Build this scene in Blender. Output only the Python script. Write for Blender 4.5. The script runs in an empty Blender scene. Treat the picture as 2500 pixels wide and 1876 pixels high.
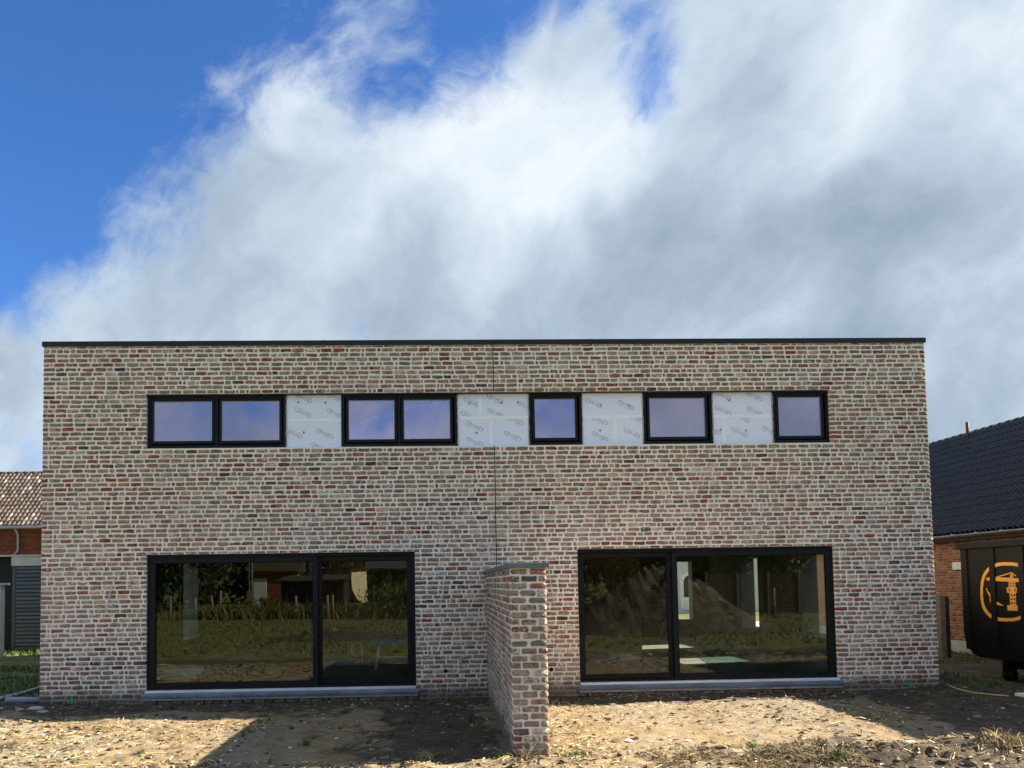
import bpy, bmesh, math, random
import numpy as np
from mathutils import Vector, Matrix

scene = bpy.context.scene
COL = scene.collection
rnd = random.Random(7)
nrng = np.random.default_rng(11)

# ------------------------------------------------------------------ camera
F_PX, CX, CY = 1900.0, 1137.28, 1327.13          # focal length / principal point in photo pixels (2500 x 1876)
CAM_POS = Vector((0.0, -12.9511, 1.9582))
YAW, PITCH, ROLL = 0.0332, 0.0512, -0.0149
fwd = Vector((math.sin(YAW) * math.cos(PITCH), math.cos(YAW) * math.cos(PITCH), math.sin(PITCH)))
rgt0 = Vector((math.cos(YAW), -math.sin(YAW), 0.0))
up0 = rgt0.cross(fwd)
rgt = rgt0 * math.cos(ROLL) + up0 * math.sin(ROLL)
upv = -rgt0 * math.sin(ROLL) + up0 * math.cos(ROLL)
cam_d = bpy.data.cameras.new('camera')
cam_d.sensor_fit = 'HORIZONTAL'; cam_d.sensor_width = 36.0
cam_d.lens = F_PX / 2500 * 36
cam_d.shift_x = (1250 - CX) / 2500
cam_d.shift_y = (CY - 938) / 2500
cam_d.clip_start = 0.1; cam_d.clip_end = 3000
cam = bpy.data.objects.new('camera', cam_d); COL.objects.link(cam)
cam.matrix_world = Matrix(((rgt.x, upv.x, -fwd.x, CAM_POS.x), (rgt.y, upv.y, -fwd.y, CAM_POS.y),
                           (rgt.z, upv.z, -fwd.z, CAM_POS.z), (0, 0, 0, 1)))
scene.camera = cam


def ray(px, py):
    return fwd + rgt * ((px - CX) / F_PX) - upv * ((py - CY) / F_PX)


def at(px, py, axis, val):
    d = ray(px, py); i = 'xyz'.index(axis)
    return CAM_POS + d * ((val - CAM_POS[i]) / d[i])


def cam_dist(x, y, z):
    return math.sqrt((x - CAM_POS.x) ** 2 + (y - CAM_POS.y) ** 2 + (z - CAM_POS.z) ** 2)


# ------------------------------------------------------------------ sky, sun, exposure
EXPOSURE = 2.05
SUN_DIR = Vector((1.0, 0.165, 0.62)).normalized()
SKY_STRENGTH = 0.1
CLOUD_GAIN = 1.25
scene.view_settings.view_transform = 'Standard'
scene.view_settings.look = 'None'
scene.view_settings.gamma = 1.0
scene.view_settings.use_curve_mapping = False
scene.view_settings.exposure = EXPOSURE

sun_d = bpy.data.lights.new('sun', 'SUN'); sun_d.energy = 5.0; sun_d.angle = math.radians(0.53)
sun_d.color = (1.0, 0.89, 0.73)
sun = bpy.data.objects.new('sun', sun_d); COL.objects.link(sun)
sun.rotation_euler = SUN_DIR.to_track_quat('Z', 'Y').to_euler()
sun.location = (30, 5, 30)

cy = scene.cycles
cy.max_bounces = 7; cy.diffuse_bounces = 3; cy.glossy_bounces = 4; cy.transparent_max_bounces = 10; cy.transmission_bounces = 4
cy.use_denoising = True; cy.denoising_input_passes = 'RGB_ALBEDO_NORMAL'; cy.denoising_prefilter = 'ACCURATE'
cy.sample_clamp_indirect = 6.0

world = bpy.data.worlds.new('World'); scene.world = world; world.use_nodes = True
world.cycles.sampling_method = 'MANUAL'; world.cycles.sample_map_resolution = 512


class Nodes:
    """small helper for building node trees"""
    def __init__(self, tree):
        self.t = tree; tree.nodes.clear()

    def n(self, kind, **kw):
        nd = self.t.nodes.new(kind)
        for k, v in kw.items():
            if k.startswith('i_'):
                key = k[2:]
                key = int(key) if key.isdigit() else key
                self.put(nd.inputs[key], v)
            else:
                setattr(nd, k, v)
        return nd

    def put(self, sock, v):
        if hasattr(v, 'is_output') or isinstance(v, bpy.types.NodeSocket):
            self.t.links.new(v, sock)
        elif v is not None:
            if sock.type == 'RGBA' and len(v) == 3:
                v = (*v, 1)
            sock.default_value = v

    def math(self, op, a, b=None, c=None, clamp=False):
        nd = self.n('ShaderNodeMath', operation=op, use_clamp=clamp)
        self.put(nd.inputs[0], a)
        if b is not None: self.put(nd.inputs[1], b)
        if c is not None: self.put(nd.inputs[2], c)
        return nd.outputs[0]

    def vmath(self, op, a, b=None, scale=None):
        nd = self.n('ShaderNodeVectorMath', operation=op)
        self.put(nd.inputs[0], a)
        if b is not None: self.put(nd.inputs[1], b)
        if scale is not None: self.put(nd.inputs['Scale'], scale)
        return nd.outputs['Value'] if op in ('DOT_PRODUCT', 'LENGTH') else nd.outputs[0]

    def noise(self, vec, scale, detail=4, rough=0.55, dist=0.0, color=False):
        nd = self.n('ShaderNodeTexNoise')
        self.put(nd.inputs['Vector'], vec)
        nd.inputs['Scale'].default_value = scale; nd.inputs['Detail'].default_value = detail
        nd.inputs['Roughness'].default_value = rough; nd.inputs['Distortion'].default_value = dist
        return nd.outputs['Color' if color else 'Fac']

    def smooth(self, v, a, b, lo=0.0, hi=1.0):
        nd = self.n('ShaderNodeMapRange', interpolation_type='SMOOTHSTEP')
        self.put(nd.inputs['Value'], v)
        nd.inputs['From Min'].default_value = a; nd.inputs['From Max'].default_value = b
        nd.inputs['To Min'].default_value = lo; nd.inputs['To Max'].default_value = hi
        return nd.outputs['Result']

    def mix(self, fac, a, b, blend='MIX'):
        nd = self.n('ShaderNodeMix', data_type='RGBA', blend_type=blend)
        self.put(nd.inputs['Factor'], fac)
        self.put(nd.inputs['A'] if False else nd.inputs[6], a)
        self.put(nd.inputs[7], b)
        return nd.outputs[2]

    def ramp(self, v, stops, interp='LINEAR'):
        nd = self.n('ShaderNodeValToRGB')
        cr = nd.color_ramp; cr.interpolation = interp
        while len(cr.elements) < len(stops): cr.elements.new(0.5)
        for e, (p, c) in zip(cr.elements, stops):
            e.position = p; e.color = (*c, 1)
        self.put(nd.inputs[0], v)
        return nd.outputs['Color']


def build_sky():
    N = Nodes(world.node_tree)
    out = N.n('ShaderNodeOutputWorld')
    bg = N.n('ShaderNodeBackground'); bg.inputs['Strength'].default_value = SKY_STRENGTH
    sky = N.n('ShaderNodeTexSky', sky_type='NISHITA', sun_disc=False)
    sky.sun_elevation = math.asin(SUN_DIR.z)
    sky.sun_rotation = math.atan2(SUN_DIR.x, SUN_DIR.y)
    sky.altitude = 30; sky.air_density = 1.0; sky.dust_density = 0.4; sky.ozone_density = 2.2
    d = N.n('ShaderNodeTexCoord').outputs['Generated']
    # domain warp, then squeeze along the wind so the clouds streak from low left to high right
    w1 = N.noise(d, 2.4, 2, 0.5, color=True)
    w2 = N.noise(d, 8.0, 3, 0.6, color=True)
    warp = N.vmath('ADD', N.vmath('SCALE', N.vmath('SUBTRACT', w1, (.5, .5, .5)), scale=0.26),
                   N.vmath('SCALE', N.vmath('SUBTRACT', w2, (.5, .5, .5)), scale=0.10))
    e1 = Vector((0.70, -0.12, 0.70)).normalized()
    dd = N.vmath('DOT_PRODUCT', d, tuple(e1))
    sq = N.vmath('SUBTRACT', d, N.vmath('SCALE', tuple(e1), scale=N.math('MULTIPLY', dd, 0.55)))
    p = N.vmath('ADD', sq, warp)
    p_soft = N.vmath('ADD', d, N.vmath('SCALE', warp, scale=0.8))
    n_fine = N.noise(p, 8.5, 7, 0.60)
    n_puff = N.noise(p_soft, 6.0, 7, 0.60)

    def blobs(lst):
        tot = None
        for (px, py, deg, w) in lst:            # where in the sky (given as seen in the photograph), radius, weight
            c = ray(px * 1.1302, py * 1.1302).normalized()
            k = N.vmath('DOT_PRODUCT', d, tuple(c)); inv = 1 / (1 - math.cos(math.radians(deg)))
            g = N.math('EXPONENT', N.math('MULTIPLY_ADD', k, inv, -inv))
            tot = N.math('MULTIPLY', g, w) if tot is None else N.math('MULTIPLY_ADD', g, w, tot)
        return tot
    cover_bias = blobs([(-60, 250, 13, -0.85), (300, 20, 9, -0.92), (10, 570, 5, -0.75), (100, 480, 3.5, -.4), (600, 0, 6, -0.8), (980, 20, 7, -1.08), (1260, -30, 5.5, -0.88), (330, 300, 3.5, -.45),
                        (1440, 205, 2.8, -0.95), (1400, 90, 2.6, -.45), (880, 60, 2.2, .36), (900, 130, 2.5, -.25), (1080, 120, 2.0, -.2), (150, 700, 3.5, 0.75), (1190, 110, 1.9, 0.75),
                        (640, 360, 7, 0.55), (380, 560, 6, 0.45), (1050, 430, 11, 0.6), (1750, 380, 14, 0.8), (1900, 650, 20, 0.6), (250, 640, 4, .45), (40, 900, 6, .6), (500, 850, 9, .4),
                        (1000, 680, 12, 0.5), (640, 175, 2.4, 0.55), (1720, 60, 6, .35), (1290, 60, 1.6, .5), (1560, 60, 2.5, .3), (2600, 300, 20, 0.3)])
    n_mix = N.math('ADD', N.math('MULTIPLY', n_fine, 0.45), N.math('MULTIPLY', n_puff, 0.55))
    dens = N.math('ADD', N.math('MULTIPLY', N.math('SUBTRACT', n_mix, 0.5), 5.2), N.math('ADD', cover_bias, 0.24))
    cover = N.smooth(dens, -0.55, 0.75)
    cover = N.math('MULTIPLY', cover, 0.985)
    # cloud brightness: thin sunlit rims, greyer where thick, long soft streaks, brighter towards the sun
    streak = N.vmath('SUBTRACT', d, N.vmath('SCALE', tuple(e1), scale=N.math('MULTIPLY', dd, 0.66)))
    n_str = N.noise(N.vmath('ADD', streak, N.vmath('SCALE', warp, scale=0.42)), 8.5, 5, 0.5)
    n_big = N.noise(N.vmath('ADD', d, N.vmath('SCALE', warp, scale=1.1)), 5.0, 6, 0.55)
    n_lit = N.math('ADD', N.math('MULTIPLY', n_str, 0.48), N.math('MULTIPLY', n_big, 0.52))
    thick = N.smooth(dens, 0.15, 0.95)
    lit_bias = blobs([(660, 200, 4.5, 0.22), (1250, 330, 5, 0.30), (1000, 260, 5, 0.16), (1900, 20, 9, 0.34), (2150, 60, 9, 0.22),
                      (820, 480, 9, 0.06), (1000, 640, 12, -0.10), (1950, 470, 8, -0.24), (2100, 640, 8, -0.16), (1250, 60, 4, .16), (1650, 420, 4, -.12),
                      (1540, 350, 3, 0.24), (250, 720, 4, 0.16), (1500, 600, 8, -.14), (1960, 590, 2.2, .26), (1750, 670, 2.2, .22)])
    val = N.math('ADD', N.math('MULTIPLY', N.math('SUBTRACT', n_lit, 0.5), 2.7),
                 N.math('SUBTRACT', N.math('ADD', lit_bias, 0.56), N.math('MULTIPLY', thick, 0.14)))
    ccol = N.ramp(val, [(0.0, (0.27, 0.345, 0.425)), (0.32, (0.37, 0.455, 0.54)), (0.58, (0.50, 0.585, 0.67)),
                        (0.80, (0.62, 0.695, 0.765)), (1.0, (0.72, 0.77, 0.815))])
    gain = CLOUD_GAIN / SKY_STRENGTH / (2 ** EXPOSURE)
    ccol = N.mix(1.0, ccol, (gain, gain, gain), 'MULTIPLY')
    blue = N.mix(1.0, sky.outputs[0], (0.168, 0.298, 0.478), 'MULTIPLY')
    col = N.mix(cover, blue, ccol)
    N.put(bg.inputs['Color'], col)
    N.t.links.new(bg.outputs[0], out.inputs[0])


build_sky()

# ------------------------------------------------------------------ materials
MATS = {}


def material(name, fn):
    m = bpy.data.materials.new(name); m.use_nodes = True
    N = Nodes(m.node_tree)
    out = N.n('ShaderNodeOutputMaterial')
    sh = fn(N)
    N.t.links.new(sh, out.inputs[0])
    MATS[name] = m
    return m


def bsdf(N, color, rough=0.8, metal=0.0, spec=0.3, bump=None, bump_str=0.3, bump_dist=0.01):
    b = N.n('ShaderNodeBsdfPrincipled')
    N.put(b.inputs['Base Color'], color); N.put(b.inputs['Roughness'], rough)
    N.put(b.inputs['Metallic'], metal); b.inputs['Specular IOR Level'].default_value = spec
    if bump is not None:
        bp = N.n('ShaderNodeBump'); bp.inputs['Strength'].default_value = bump_str; bp.inputs['Distance'].default_value = bump_dist
        N.put(bp.inputs['Height'], bump); N.t.links.new(bp.outputs[0], b.inputs['Normal'])
    return b.outputs[0]


def plain(name, c, rough=0.8, metal=0.0, spec=0.3, var=0.12, scale=6.0, bump=0.0):
    def fn(N):
        pos = N.n('ShaderNodeNewGeometry').outputs['Position']
        n = N.noise(pos, scale, 5, 0.6)
        lo = tuple(v * (1 - var) for v in c); hi = tuple(min(1, v * (1 + var)) for v in c)
        col = N.ramp(n, [(0.3, lo), (0.7, hi)])
        r = N.smooth(n, 0.3, 0.7, max(0.02, rough - 0.06), min(1, rough + 0.06))
        return bsdf(N, col, r, metal, spec, n if bump else None, bump)
    return material(name, fn)


def tone_value(N):
    a = N.n('ShaderNodeAttribute', attribute_type='GEOMETRY', attribute_name='tone').outputs['Fac']
    b = N.n('ShaderNodeAttribute', attribute_type='OBJECT', attribute_name='tone').outputs['Fac']
    return N.math('ADD', a, b)


def m_brick(N):
    pos = N.n('ShaderNodeNewGeometry').outputs['Position']
    t = tone_value(N)
    hue = N.ramp(t, [(0.0, (0.055, 0.046, 0.043)), (0.06, (0.095, 0.08, 0.07)), (0.16, (0.185, 0.152, 0.115)), (0.30, (0.265, 0.212, 0.155)),
                     (0.42, (0.285, 0.198, 0.145)), (0.54, (0.225, 0.148, 0.115)), (0.62, (0.245, 0.125, 0.09)), (0.72, (0.33, 0.275, 0.215)), (0.83, (0.265, 0.085, 0.053)),
                     (0.92, (0.18, 0.056, 0.04)), (1.0, (0.48, 0.39, 0.30))])
    hue = N.mix(1.0, hue, (1.13, 1.12, 1.07), 'MULTIPLY')
    t2 = N.math('FRACT', N.math('MULTIPLY', t, 37.7))
    off = N.vmath('ADD', pos, N.vmath('SCALE', (7.3, 3.1, 5.7), scale=t2))
    n1 = N.noise(off, 16, 5, 0.6)
    col = N.mix(0.8, hue, N.mix(N.smooth(n1, 0.25, 0.75), (0.10, 0.09, 0.09), (0.85, 0.82, 0.80)), 'SOFT_LIGHT')
    # lime smears and dark fire spots
    n2 = N.noise(off, 27, 6, 0.62, 0.6)
    z = N.n('ShaderNodeSeparateXYZ', i_0=pos).outputs['Z']
    low = N.smooth(z, 2.2, 4.2, 0.04, 0.0)
    thr = N.math('SUBTRACT', N.math('SUBTRACT', 0.645, N.math('MULTIPLY', N.math('POWER', t2, 3.0), 0.17)), low)
    lime = N.math('MULTIPLY', N.math('SUBTRACT', n2, thr), 9.0, clamp=True)
    col = N.mix(N.math('MULTIPLY', lime, 0.72), col, (0.76, 0.70, 0.63))
    veil = N.math('MULTIPLY', N.smooth(N.noise(pos, 0.9, 4, 0.55), 0.42, 0.68), N.math('ADD', 0.05, N.math('MULTIPLY', low, 2.2)))
    col = N.mix(veil, col, (0.72, 0.64, 0.58))
    smear = N.math('MULTIPLY', N.smooth(N.noise(N.vmath('MULTIPLY', pos, (1.0, 1.0, 2.2)), 2.6, 5, 0.62, 0.5), 0.62, 0.76), 0.55)
    col = N.mix(smear, col, (0.70, 0.65, 0.57))
    n3 = N.noise(off, 41, 4, 0.5)
    spot = N.smooth(n3, 0.66, 0.74)
    col = N.mix(N.math('MULTIPLY', spot, 0.55), col, (0.06, 0.05, 0.045))
    splash = N.math('MULTIPLY', N.smooth(N.math('ADD', z, N.math('MULTIPLY', N.noise(pos, 2.2, 4, 0.6), 0.32)), 0.30, 0.52, 1.0, 0.0), 0.72)
    col = N.mix(splash, col, (0.085, 0.07, 0.052))
    h = N.math('ADD', N.math('MULTIPLY', n1, 0.6), N.math('MULTIPLY', n2, 0.5))
    return bsdf(N, col, 0.9, 0, 0.2, h, 0.55, 0.006)


def m_mortar(N):
    pos = N.n('ShaderNodeNewGeometry').outputs['Position']
    n = N.noise(pos, 9, 6, 0.62); n2 = N.noise(pos, 0.8, 4, 0.5)
    z = N.n('ShaderNodeSeparateXYZ', i_0=pos).outputs['Z']
    a = N.mix(N.smooth(z, 1.8, 4.6), (0.94, 0.87, 0.76), (0.93, 0.86, 0.71))
    col = N.mix(n, N.mix(1.0, a, (0.86, 0.86, 0.86), 'MULTIPLY'), a)
    col = N.mix(N.math('MULTIPLY', N.smooth(n2, 0.45, 0.7), 0.25), col, (0.5, 0.46, 0.41))
    splash = N.math('MULTIPLY', N.smooth(N.math('ADD', z, N.math('MULTIPLY', N.noise(pos, 2.2, 4, 0.6), 0.32)), 0.30, 0.52, 1.0, 0.0), 0.8)
    col = N.mix(splash, col, (0.10, 0.085, 0.065))
    return bsdf(N, col, 0.95, 0, 0.1, N.noise(pos, 60, 5, 0.65), 0.5, 0.006)


def m_glass(ior, tint, through):
    def fn(N):
        pos = N.n('ShaderNodeNewGeometry').outputs['Position']
        fr = N.n('ShaderNodeFresnel'); fr.inputs['IOR'].default_value = ior
        gl = N.n('ShaderNodeBsdfGlossy'); gl.inputs['Roughness'].default_value = 0.0
        N.put(gl.inputs['Color'], tint)
        bp = N.n('ShaderNodeBump'); bp.inputs['Strength'].default_value = 0.03; bp.inputs['Distance'].default_value = 0.01
        N.put(bp.inputs['Height'], N.noise(pos, 1.6, 2, 0.4)); N.t.links.new(bp.outputs[0], gl.inputs['Normal'])
        tr = N.n('ShaderNodeBsdfTransparent'); N.put(tr.inputs['Color'], through)
        mx = N.n('ShaderNodeMixShader')
        N.t.links.new(fr.outputs[0], mx.inputs[0]); N.t.links.new(tr.outputs[0], mx.inputs[1]); N.t.links.new(gl.outputs[0], mx.inputs[2])
        return mx.outputs[0]
    return fn


def m_soil(N):
    pos = N.n('ShaderNodeNewGeometry').outputs['Position']
    grass = N.n('ShaderNodeAttribute', attribute_type='GEOMETRY', attribute_name='grass').outputs['Fac']
    humus_shade = N.n('ShaderNodeAttribute', attribute_type='GEOMETRY', attribute_name='humus_shade').outputs['Fac']  # dark earth mask; also carries painted shade of house, garden wall and container
    n_big = N.noise(pos, 0.55, 5, 0.6, 0.4); n_mid = N.noise(pos, 3.5, 7, 0.65, 0.6); n_fine = N.noise(pos, 26, 8, 0.7)
    sand = N.ramp(n_mid, [(0.25, (0.105, 0.079, 0.047)), (0.45, (0.195, 0.145, 0.084)), (0.62, (0.275, 0.203, 0.113)), (0.8, (0.36, 0.272, 0.152))])
    sand = N.mix(N.smooth(n_big, 0.40, 0.66), sand, (0.225, 0.19, 0.14))
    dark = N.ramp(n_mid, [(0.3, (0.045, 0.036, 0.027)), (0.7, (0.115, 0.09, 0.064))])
    patch = N.smooth(N.math('ADD', N.noise(pos, 1.7, 6, 0.62, 0.8), N.math('MULTIPLY', humus_shade, 0.42)), 0.56, 0.70)
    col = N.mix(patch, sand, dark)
    specks = N.smooth(n_fine, 0.60, 0.72)
    col = N.mix(N.math('MULTIPLY', specks, 0.5), col, (0.06, 0.046, 0.032))
    light = N.smooth(N.noise(pos, 34, 5, 0.6), 0.64, 0.74)
    col = N.mix(N.math('MULTIPLY', light, 0.4), col, (0.50, 0.43, 0.30))
    gcol = N.ramp(N.noise(pos, 2.2, 7, 0.7), [(0.3, (0.06, 0.065, 0.022)), (0.5, (0.125, 0.125, 0.045)), (0.72, (0.22, 0.195, 0.095))])
    gm = N.smooth(N.math('ADD', grass, N.math('MULTIPLY', N.math('SUBTRACT', n_mid, 0.5), 0.9)), 0.38, 0.62)
    col = N.mix(gm, col, gcol)
    h = N.math('ADD', N.math('MULTIPLY', n_mid, 0.7), N.math('MULTIPLY', n_fine, 0.35))
    return bsdf(N, col, 0.97, 0, 0.1, h, 0.9, 0.035)


def m_toned(name, stops, rough=0.9, scale=30, spec=0.2):
    def fn(N):
        pos = N.n('ShaderNodeNewGeometry').outputs['Position']
        c = N.ramp(tone_value(N), stops)
        n = N.noise(pos, scale, 4, 0.6)
        c = N.mix(0.5, c, N.mix(n, (0.25, 0.25, 0.25), (0.75, 0.75, 0.75)), 'SOFT_LIGHT')
        return bsdf(N, c, rough, 0, spec)
    return material(name, fn)


material('old_brick', m_brick)
material('mortar', m_mortar)
material('door_glass', m_glass(1.52, (0.95, 1.0, 0.95), (0.90, 0.94, 0.91)))
material('coated_glass', m_glass(4.4, (0.90, 0.80, 1.0), (0.45, 0.48, 0.56)))
material('soil', m_soil)
plain('anthracite', (0.0055, 0.0065, 0.0095), 0.45, 0.0, 0.25, 0.15, 3)
plain('coping_metal', (0.012, 0.013, 0.016), 0.45, 0.0, 0.35, 0.3, 0.7)
plain('spacer', (0.42, 0.42, 0.46), 0.4, 0.6, 0.5)
plain('aluminium', (0.80, 0.82, 0.85), 0.35, 0.25, 0.5, 0.12, 2.0)
plain('blue_profile', (0.17, 0.20, 0.25), 0.38, 0.55, 0.5, 0.3, 2.5)
plain('concrete', (0.33, 0.32, 0.30), 0.92, 0, 0.2, 0.25, 7, 0.4)
plain('blue_stone', (0.155, 0.175, 0.20), 0.7, 0, 0.3, 0.15, 5, 0.15)
plain('joint_black', (0.012, 0.010, 0.010), 0.8)
plain('lintel_steel', (0.10, 0.062, 0.04), 0.75, 0.1, 0.3, 0.4, 9)
plain('foil_tape', (0.93, 0.95, 0.97), 0.35, 0.0, 0.5, 0.05)
plain('print_ink', (0.24, 0.25, 0.27), 0.6, 0, 0.3, 0.2)
plain('plug_beige', (0.42, 0.36, 0.27), 0.7)
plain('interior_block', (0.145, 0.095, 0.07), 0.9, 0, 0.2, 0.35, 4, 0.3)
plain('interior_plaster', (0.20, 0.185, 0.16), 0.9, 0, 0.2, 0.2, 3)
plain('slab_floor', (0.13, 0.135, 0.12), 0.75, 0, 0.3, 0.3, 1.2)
plain('green_membrane', (0.02, 0.062, 0.055), 0.5, 0, 0.4, 0.3, 1.5)
plain('cable_white', (0.72, 0.71, 0.69), 0.5)
plain('brass', (0.45, 0.42, 0.36), 0.3, 0.8, 0.5)
plain('hole_dark', (0.006, 0.005, 0.005), 0.9)
plain('paint_green', (0.02, 0.48, 0.06), 0.6, 0, 0.3, 0.1)
plain('pvc_grey', (0.25, 0.27, 0.30), 0.45)
plain('pvc_pale', (0.52, 0.53, 0.53), 0.5)
plain('foam_white', (0.78, 0.78, 0.76), 0.8)
plain('bench_blue', (0.03, 0.075, 0.42), 0.5)
plain('roof_membrane', (0.05, 0.05, 0.05), 0.9)


def m_foil(N):
    pos = N.n('ShaderNodeNewGeometry').outputs['Position']
    n = N.noise(pos, 1.6, 4, 0.55); w = N.noise(N.vmath('MULTIPLY', pos, (7, 1, 1.3)), 3.0, 5, 0.6)
    col = N.mix(n, (0.78, 0.85, 0.97), (0.86, 0.91, 1.0))
    bmp = N.math('ADD', w, N.math('MULTIPLY', N.noise(pos, 38, 3, 0.5), 0.25))
    return bsdf(N, col, 0.40, 0.0, 0.5, bmp, 0.16, 0.02)


material('foil_facing', m_foil)

# ------------------------------------------------------------------ mesh helpers


def link(o, parent=None):
    COL.objects.link(o)
    if parent is not None: o.parent = parent
    return o


def tag(o, label=None, category=None, group=None, kind=None):
    if label: o['label'] = label
    if category: o['category'] = category
    if group: o['group'] = group
    if kind: o['kind'] = kind
    return o


def empty(name, loc, label, category, group=None):
    o = bpy.data.objects.new(name, None); o.location = loc; o.empty_display_size = 0.2
    COL.objects.link(o)
    bpy.context.view_layer.update()
    return tag(o, label, category, group)


class MB:
    """collects shapes, builds one mesh object; coordinates are world coordinates"""
    def __init__(self):
        self.v = []; self.f = []; self.t = []

    def add(self, verts, faces, tone=0.0):
        b = len(self.v)
        self.v.extend([tuple(p) for p in verts]); self.f.extend([tuple(i + b for i in f) for f in faces])
        self.t.extend([tone] * len(verts))
        return self

    def box(self, x0, x1, y0, y1, z0, z1, tone=0.0):
        v = [(x0, y0, z0), (x1, y0, z0), (x1, y1, z0), (x0, y1, z0), (x0, y0, z1), (x1, y0, z1), (x1, y1, z1), (x0, y1, z1)]
        return self.add(v, [(0, 3, 2, 1), (4, 5, 6, 7), (0, 1, 5, 4), (1, 2, 6, 5), (2, 3, 7, 6), (3, 0, 4, 7)], tone)

    def obox(self, c, ax, ay, az, tone=0.0):
        """box from centre and three half-axis vectors"""
        c, ax, ay, az = Vector(c), Vector(ax), Vector(ay), Vector(az)
        v = [c + ax * i + ay * j + az * k for k in (-1, 1) for (i, j) in ((-1, -1), (1, -1), (1, 1), (-1, 1))]
        return self.add(v, [(0, 3, 2, 1), (4, 5, 6, 7), (0, 1, 5, 4), (1, 2, 6, 5), (2, 3, 7, 6), (3, 0, 4, 7)], tone)

    def tube(self, pts, r, seg=8, cap=True, tone=0.0):
        pts = [Vector(p) for p in pts]
        rs = r if isinstance(r, (list, tuple)) else [r] * len(pts)
        b = len(self.v); vs = []; fs = []
        prev = None
        for i, p in enumerate(pts):
            d = (pts[min(i + 1, len(pts) - 1)] - pts[max(i - 1, 0)]).normalized()
            if prev is None:
                a = d.cross(Vector((0, 0, 1)))
                if a.length < 1e-3: a = d.cross(Vector((1, 0, 0)))
                a.normalize()
            else:
                a = (prev - d * prev.dot(d)).normalized()
            prev = a
            c = d.cross(a)
            for s in range(seg):
                an = 2 * math.pi * s / seg
                vs.append(p + (a * math.cos(an) + c * math.sin(an)) * rs[i])
        for i in range(len(pts) - 1):
            for s in range(seg):
                s2 = (s + 1) % seg
                fs.append((i * seg + s, i * seg + s2, (i + 1) * seg + s2, (i + 1) * seg + s))
        if cap:
            fs.append(tuple(range(seg - 1, -1, -1))); fs.append(tuple((len(pts) - 1) * seg + s for s in range(seg)))
        return self.add(vs, fs, tone)

    def extrude(self, poly, d, tone=0.0):
        """closed prism from a planar polygon and an offset vector"""
        n = len(poly); d = Vector(d)
        v = [Vector(p) for p in poly] + [Vector(p) + d for p in poly]
        f = [tuple(range(n)), tuple(range(2 * n - 1, n - 1, -1))] + [(i, i + n, (i + 1) % n + n, (i + 1) % n) for i in range(n)]
        return self.add(v, f, tone)

    def mesh(self, name, mat, smooth=False, fix=True):
        me = bpy.data.meshes.new(name)
        me.from_pydata(self.v, [], self.f)
        if any(self.t):
            a = me.attributes.new('tone', 'FLOAT', 'POINT'); a.data.foreach_set('value', self.t)
        if mat: me.materials.append(MATS[mat])
        if fix:
            bm = bmesh.new(); bm.from_mesh(me); bmesh.ops.recalc_face_normals(bm, faces=bm.faces); bm.to_mesh(me); bm.free()
        if smooth: me.shade_smooth()
        return me

    def build(self, name, mat, parent=None, smooth=False, bevel=0.0, fix=True):
        me = self.mesh(name, mat, smooth, fix)
        o = bpy.data.objects.new(name, me); COL.objects.link(o)
        if parent is not None:
            o.parent = parent; o.matrix_parent_inverse = world_of(parent).inverted()
        if bevel:
            m = o.modifiers.new('bevel', 'BEVEL'); m.width = bevel; m.segments = 2; m.limit_method = 'ANGLE'
        return o


def world_of(o):
    m = o.matrix_basis.copy()
    p = o.parent
    if p is not None: m = world_of(p) @ o.matrix_parent_inverse @ m
    return m


def raw_mesh(name, verts, faces, mat, attrs=None, smooth=False):
    """fast numpy mesh; faces: (n,3) or (n,4)"""
    me = bpy.data.meshes.new(name)
    n = len(faces); k = faces.shape[1]
    me.vertices.add(len(verts)); me.vertices.foreach_set('co', np.asarray(verts, np.float32).ravel())
    me.loops.add(n * k); me.loops.foreach_set('vertex_index', faces.astype(np.int32).ravel())
    me.polygons.add(n); me.polygons.foreach_set('loop_start', np.arange(0, n * k, k, dtype=np.int32))
    me.polygons.foreach_set('use_smooth', np.full(n, smooth))
    for nm, arr in (attrs or {}).items():
        a = me.attributes.new(nm, 'FLOAT', 'POINT'); a.data.foreach_set('value', np.asarray(arr, np.float32))
    me.materials.append(MATS[mat]); me.update(calc_edges=True); me.validate()
    return me


# value noise ---------------------------------------------------------------
def _hash(i, j, s):
    h = (i * 374761393 + j * 668265263 + s * 974634777) & 0xFFFFFFFF
    h = ((h ^ (h >> 13)) * 1274126177) & 0xFFFFFFFF
    return ((h ^ (h >> 16)) & 0xFFFF) / 65535.0


def vnoise(x, y, s=0):
    x = np.asarray(x, float); y = np.asarray(y, float)
    i = np.floor(x).astype(np.int64); j = np.floor(y).astype(np.int64)
    u = x - i; v = y - j; u = u * u * (3 - 2 * u); v = v * v * (3 - 2 * v)
    a = _hash(i, j, s); b = _hash(i + 1, j, s); c = _hash(i, j + 1, s); d = _hash(i + 1, j + 1, s)
    return a + (b - a) * u + (c - a) * v + (a - b - c + d) * u * v


def fbm(x, y, s=0, oct=4):
    t = 0; a = 0.5
    for k in range(oct):
        t = t + a * (vnoise(x * 2 ** k + 13.7 * k, y * 2 ** k - 7.1 * k, s + k) - 0.5); a *= 0.5
    return t


def sstep(v, a, b):
    t = np.clip((v - a) / (b - a), 0, 1); return t * t * (3 - 2 * t)


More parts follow.
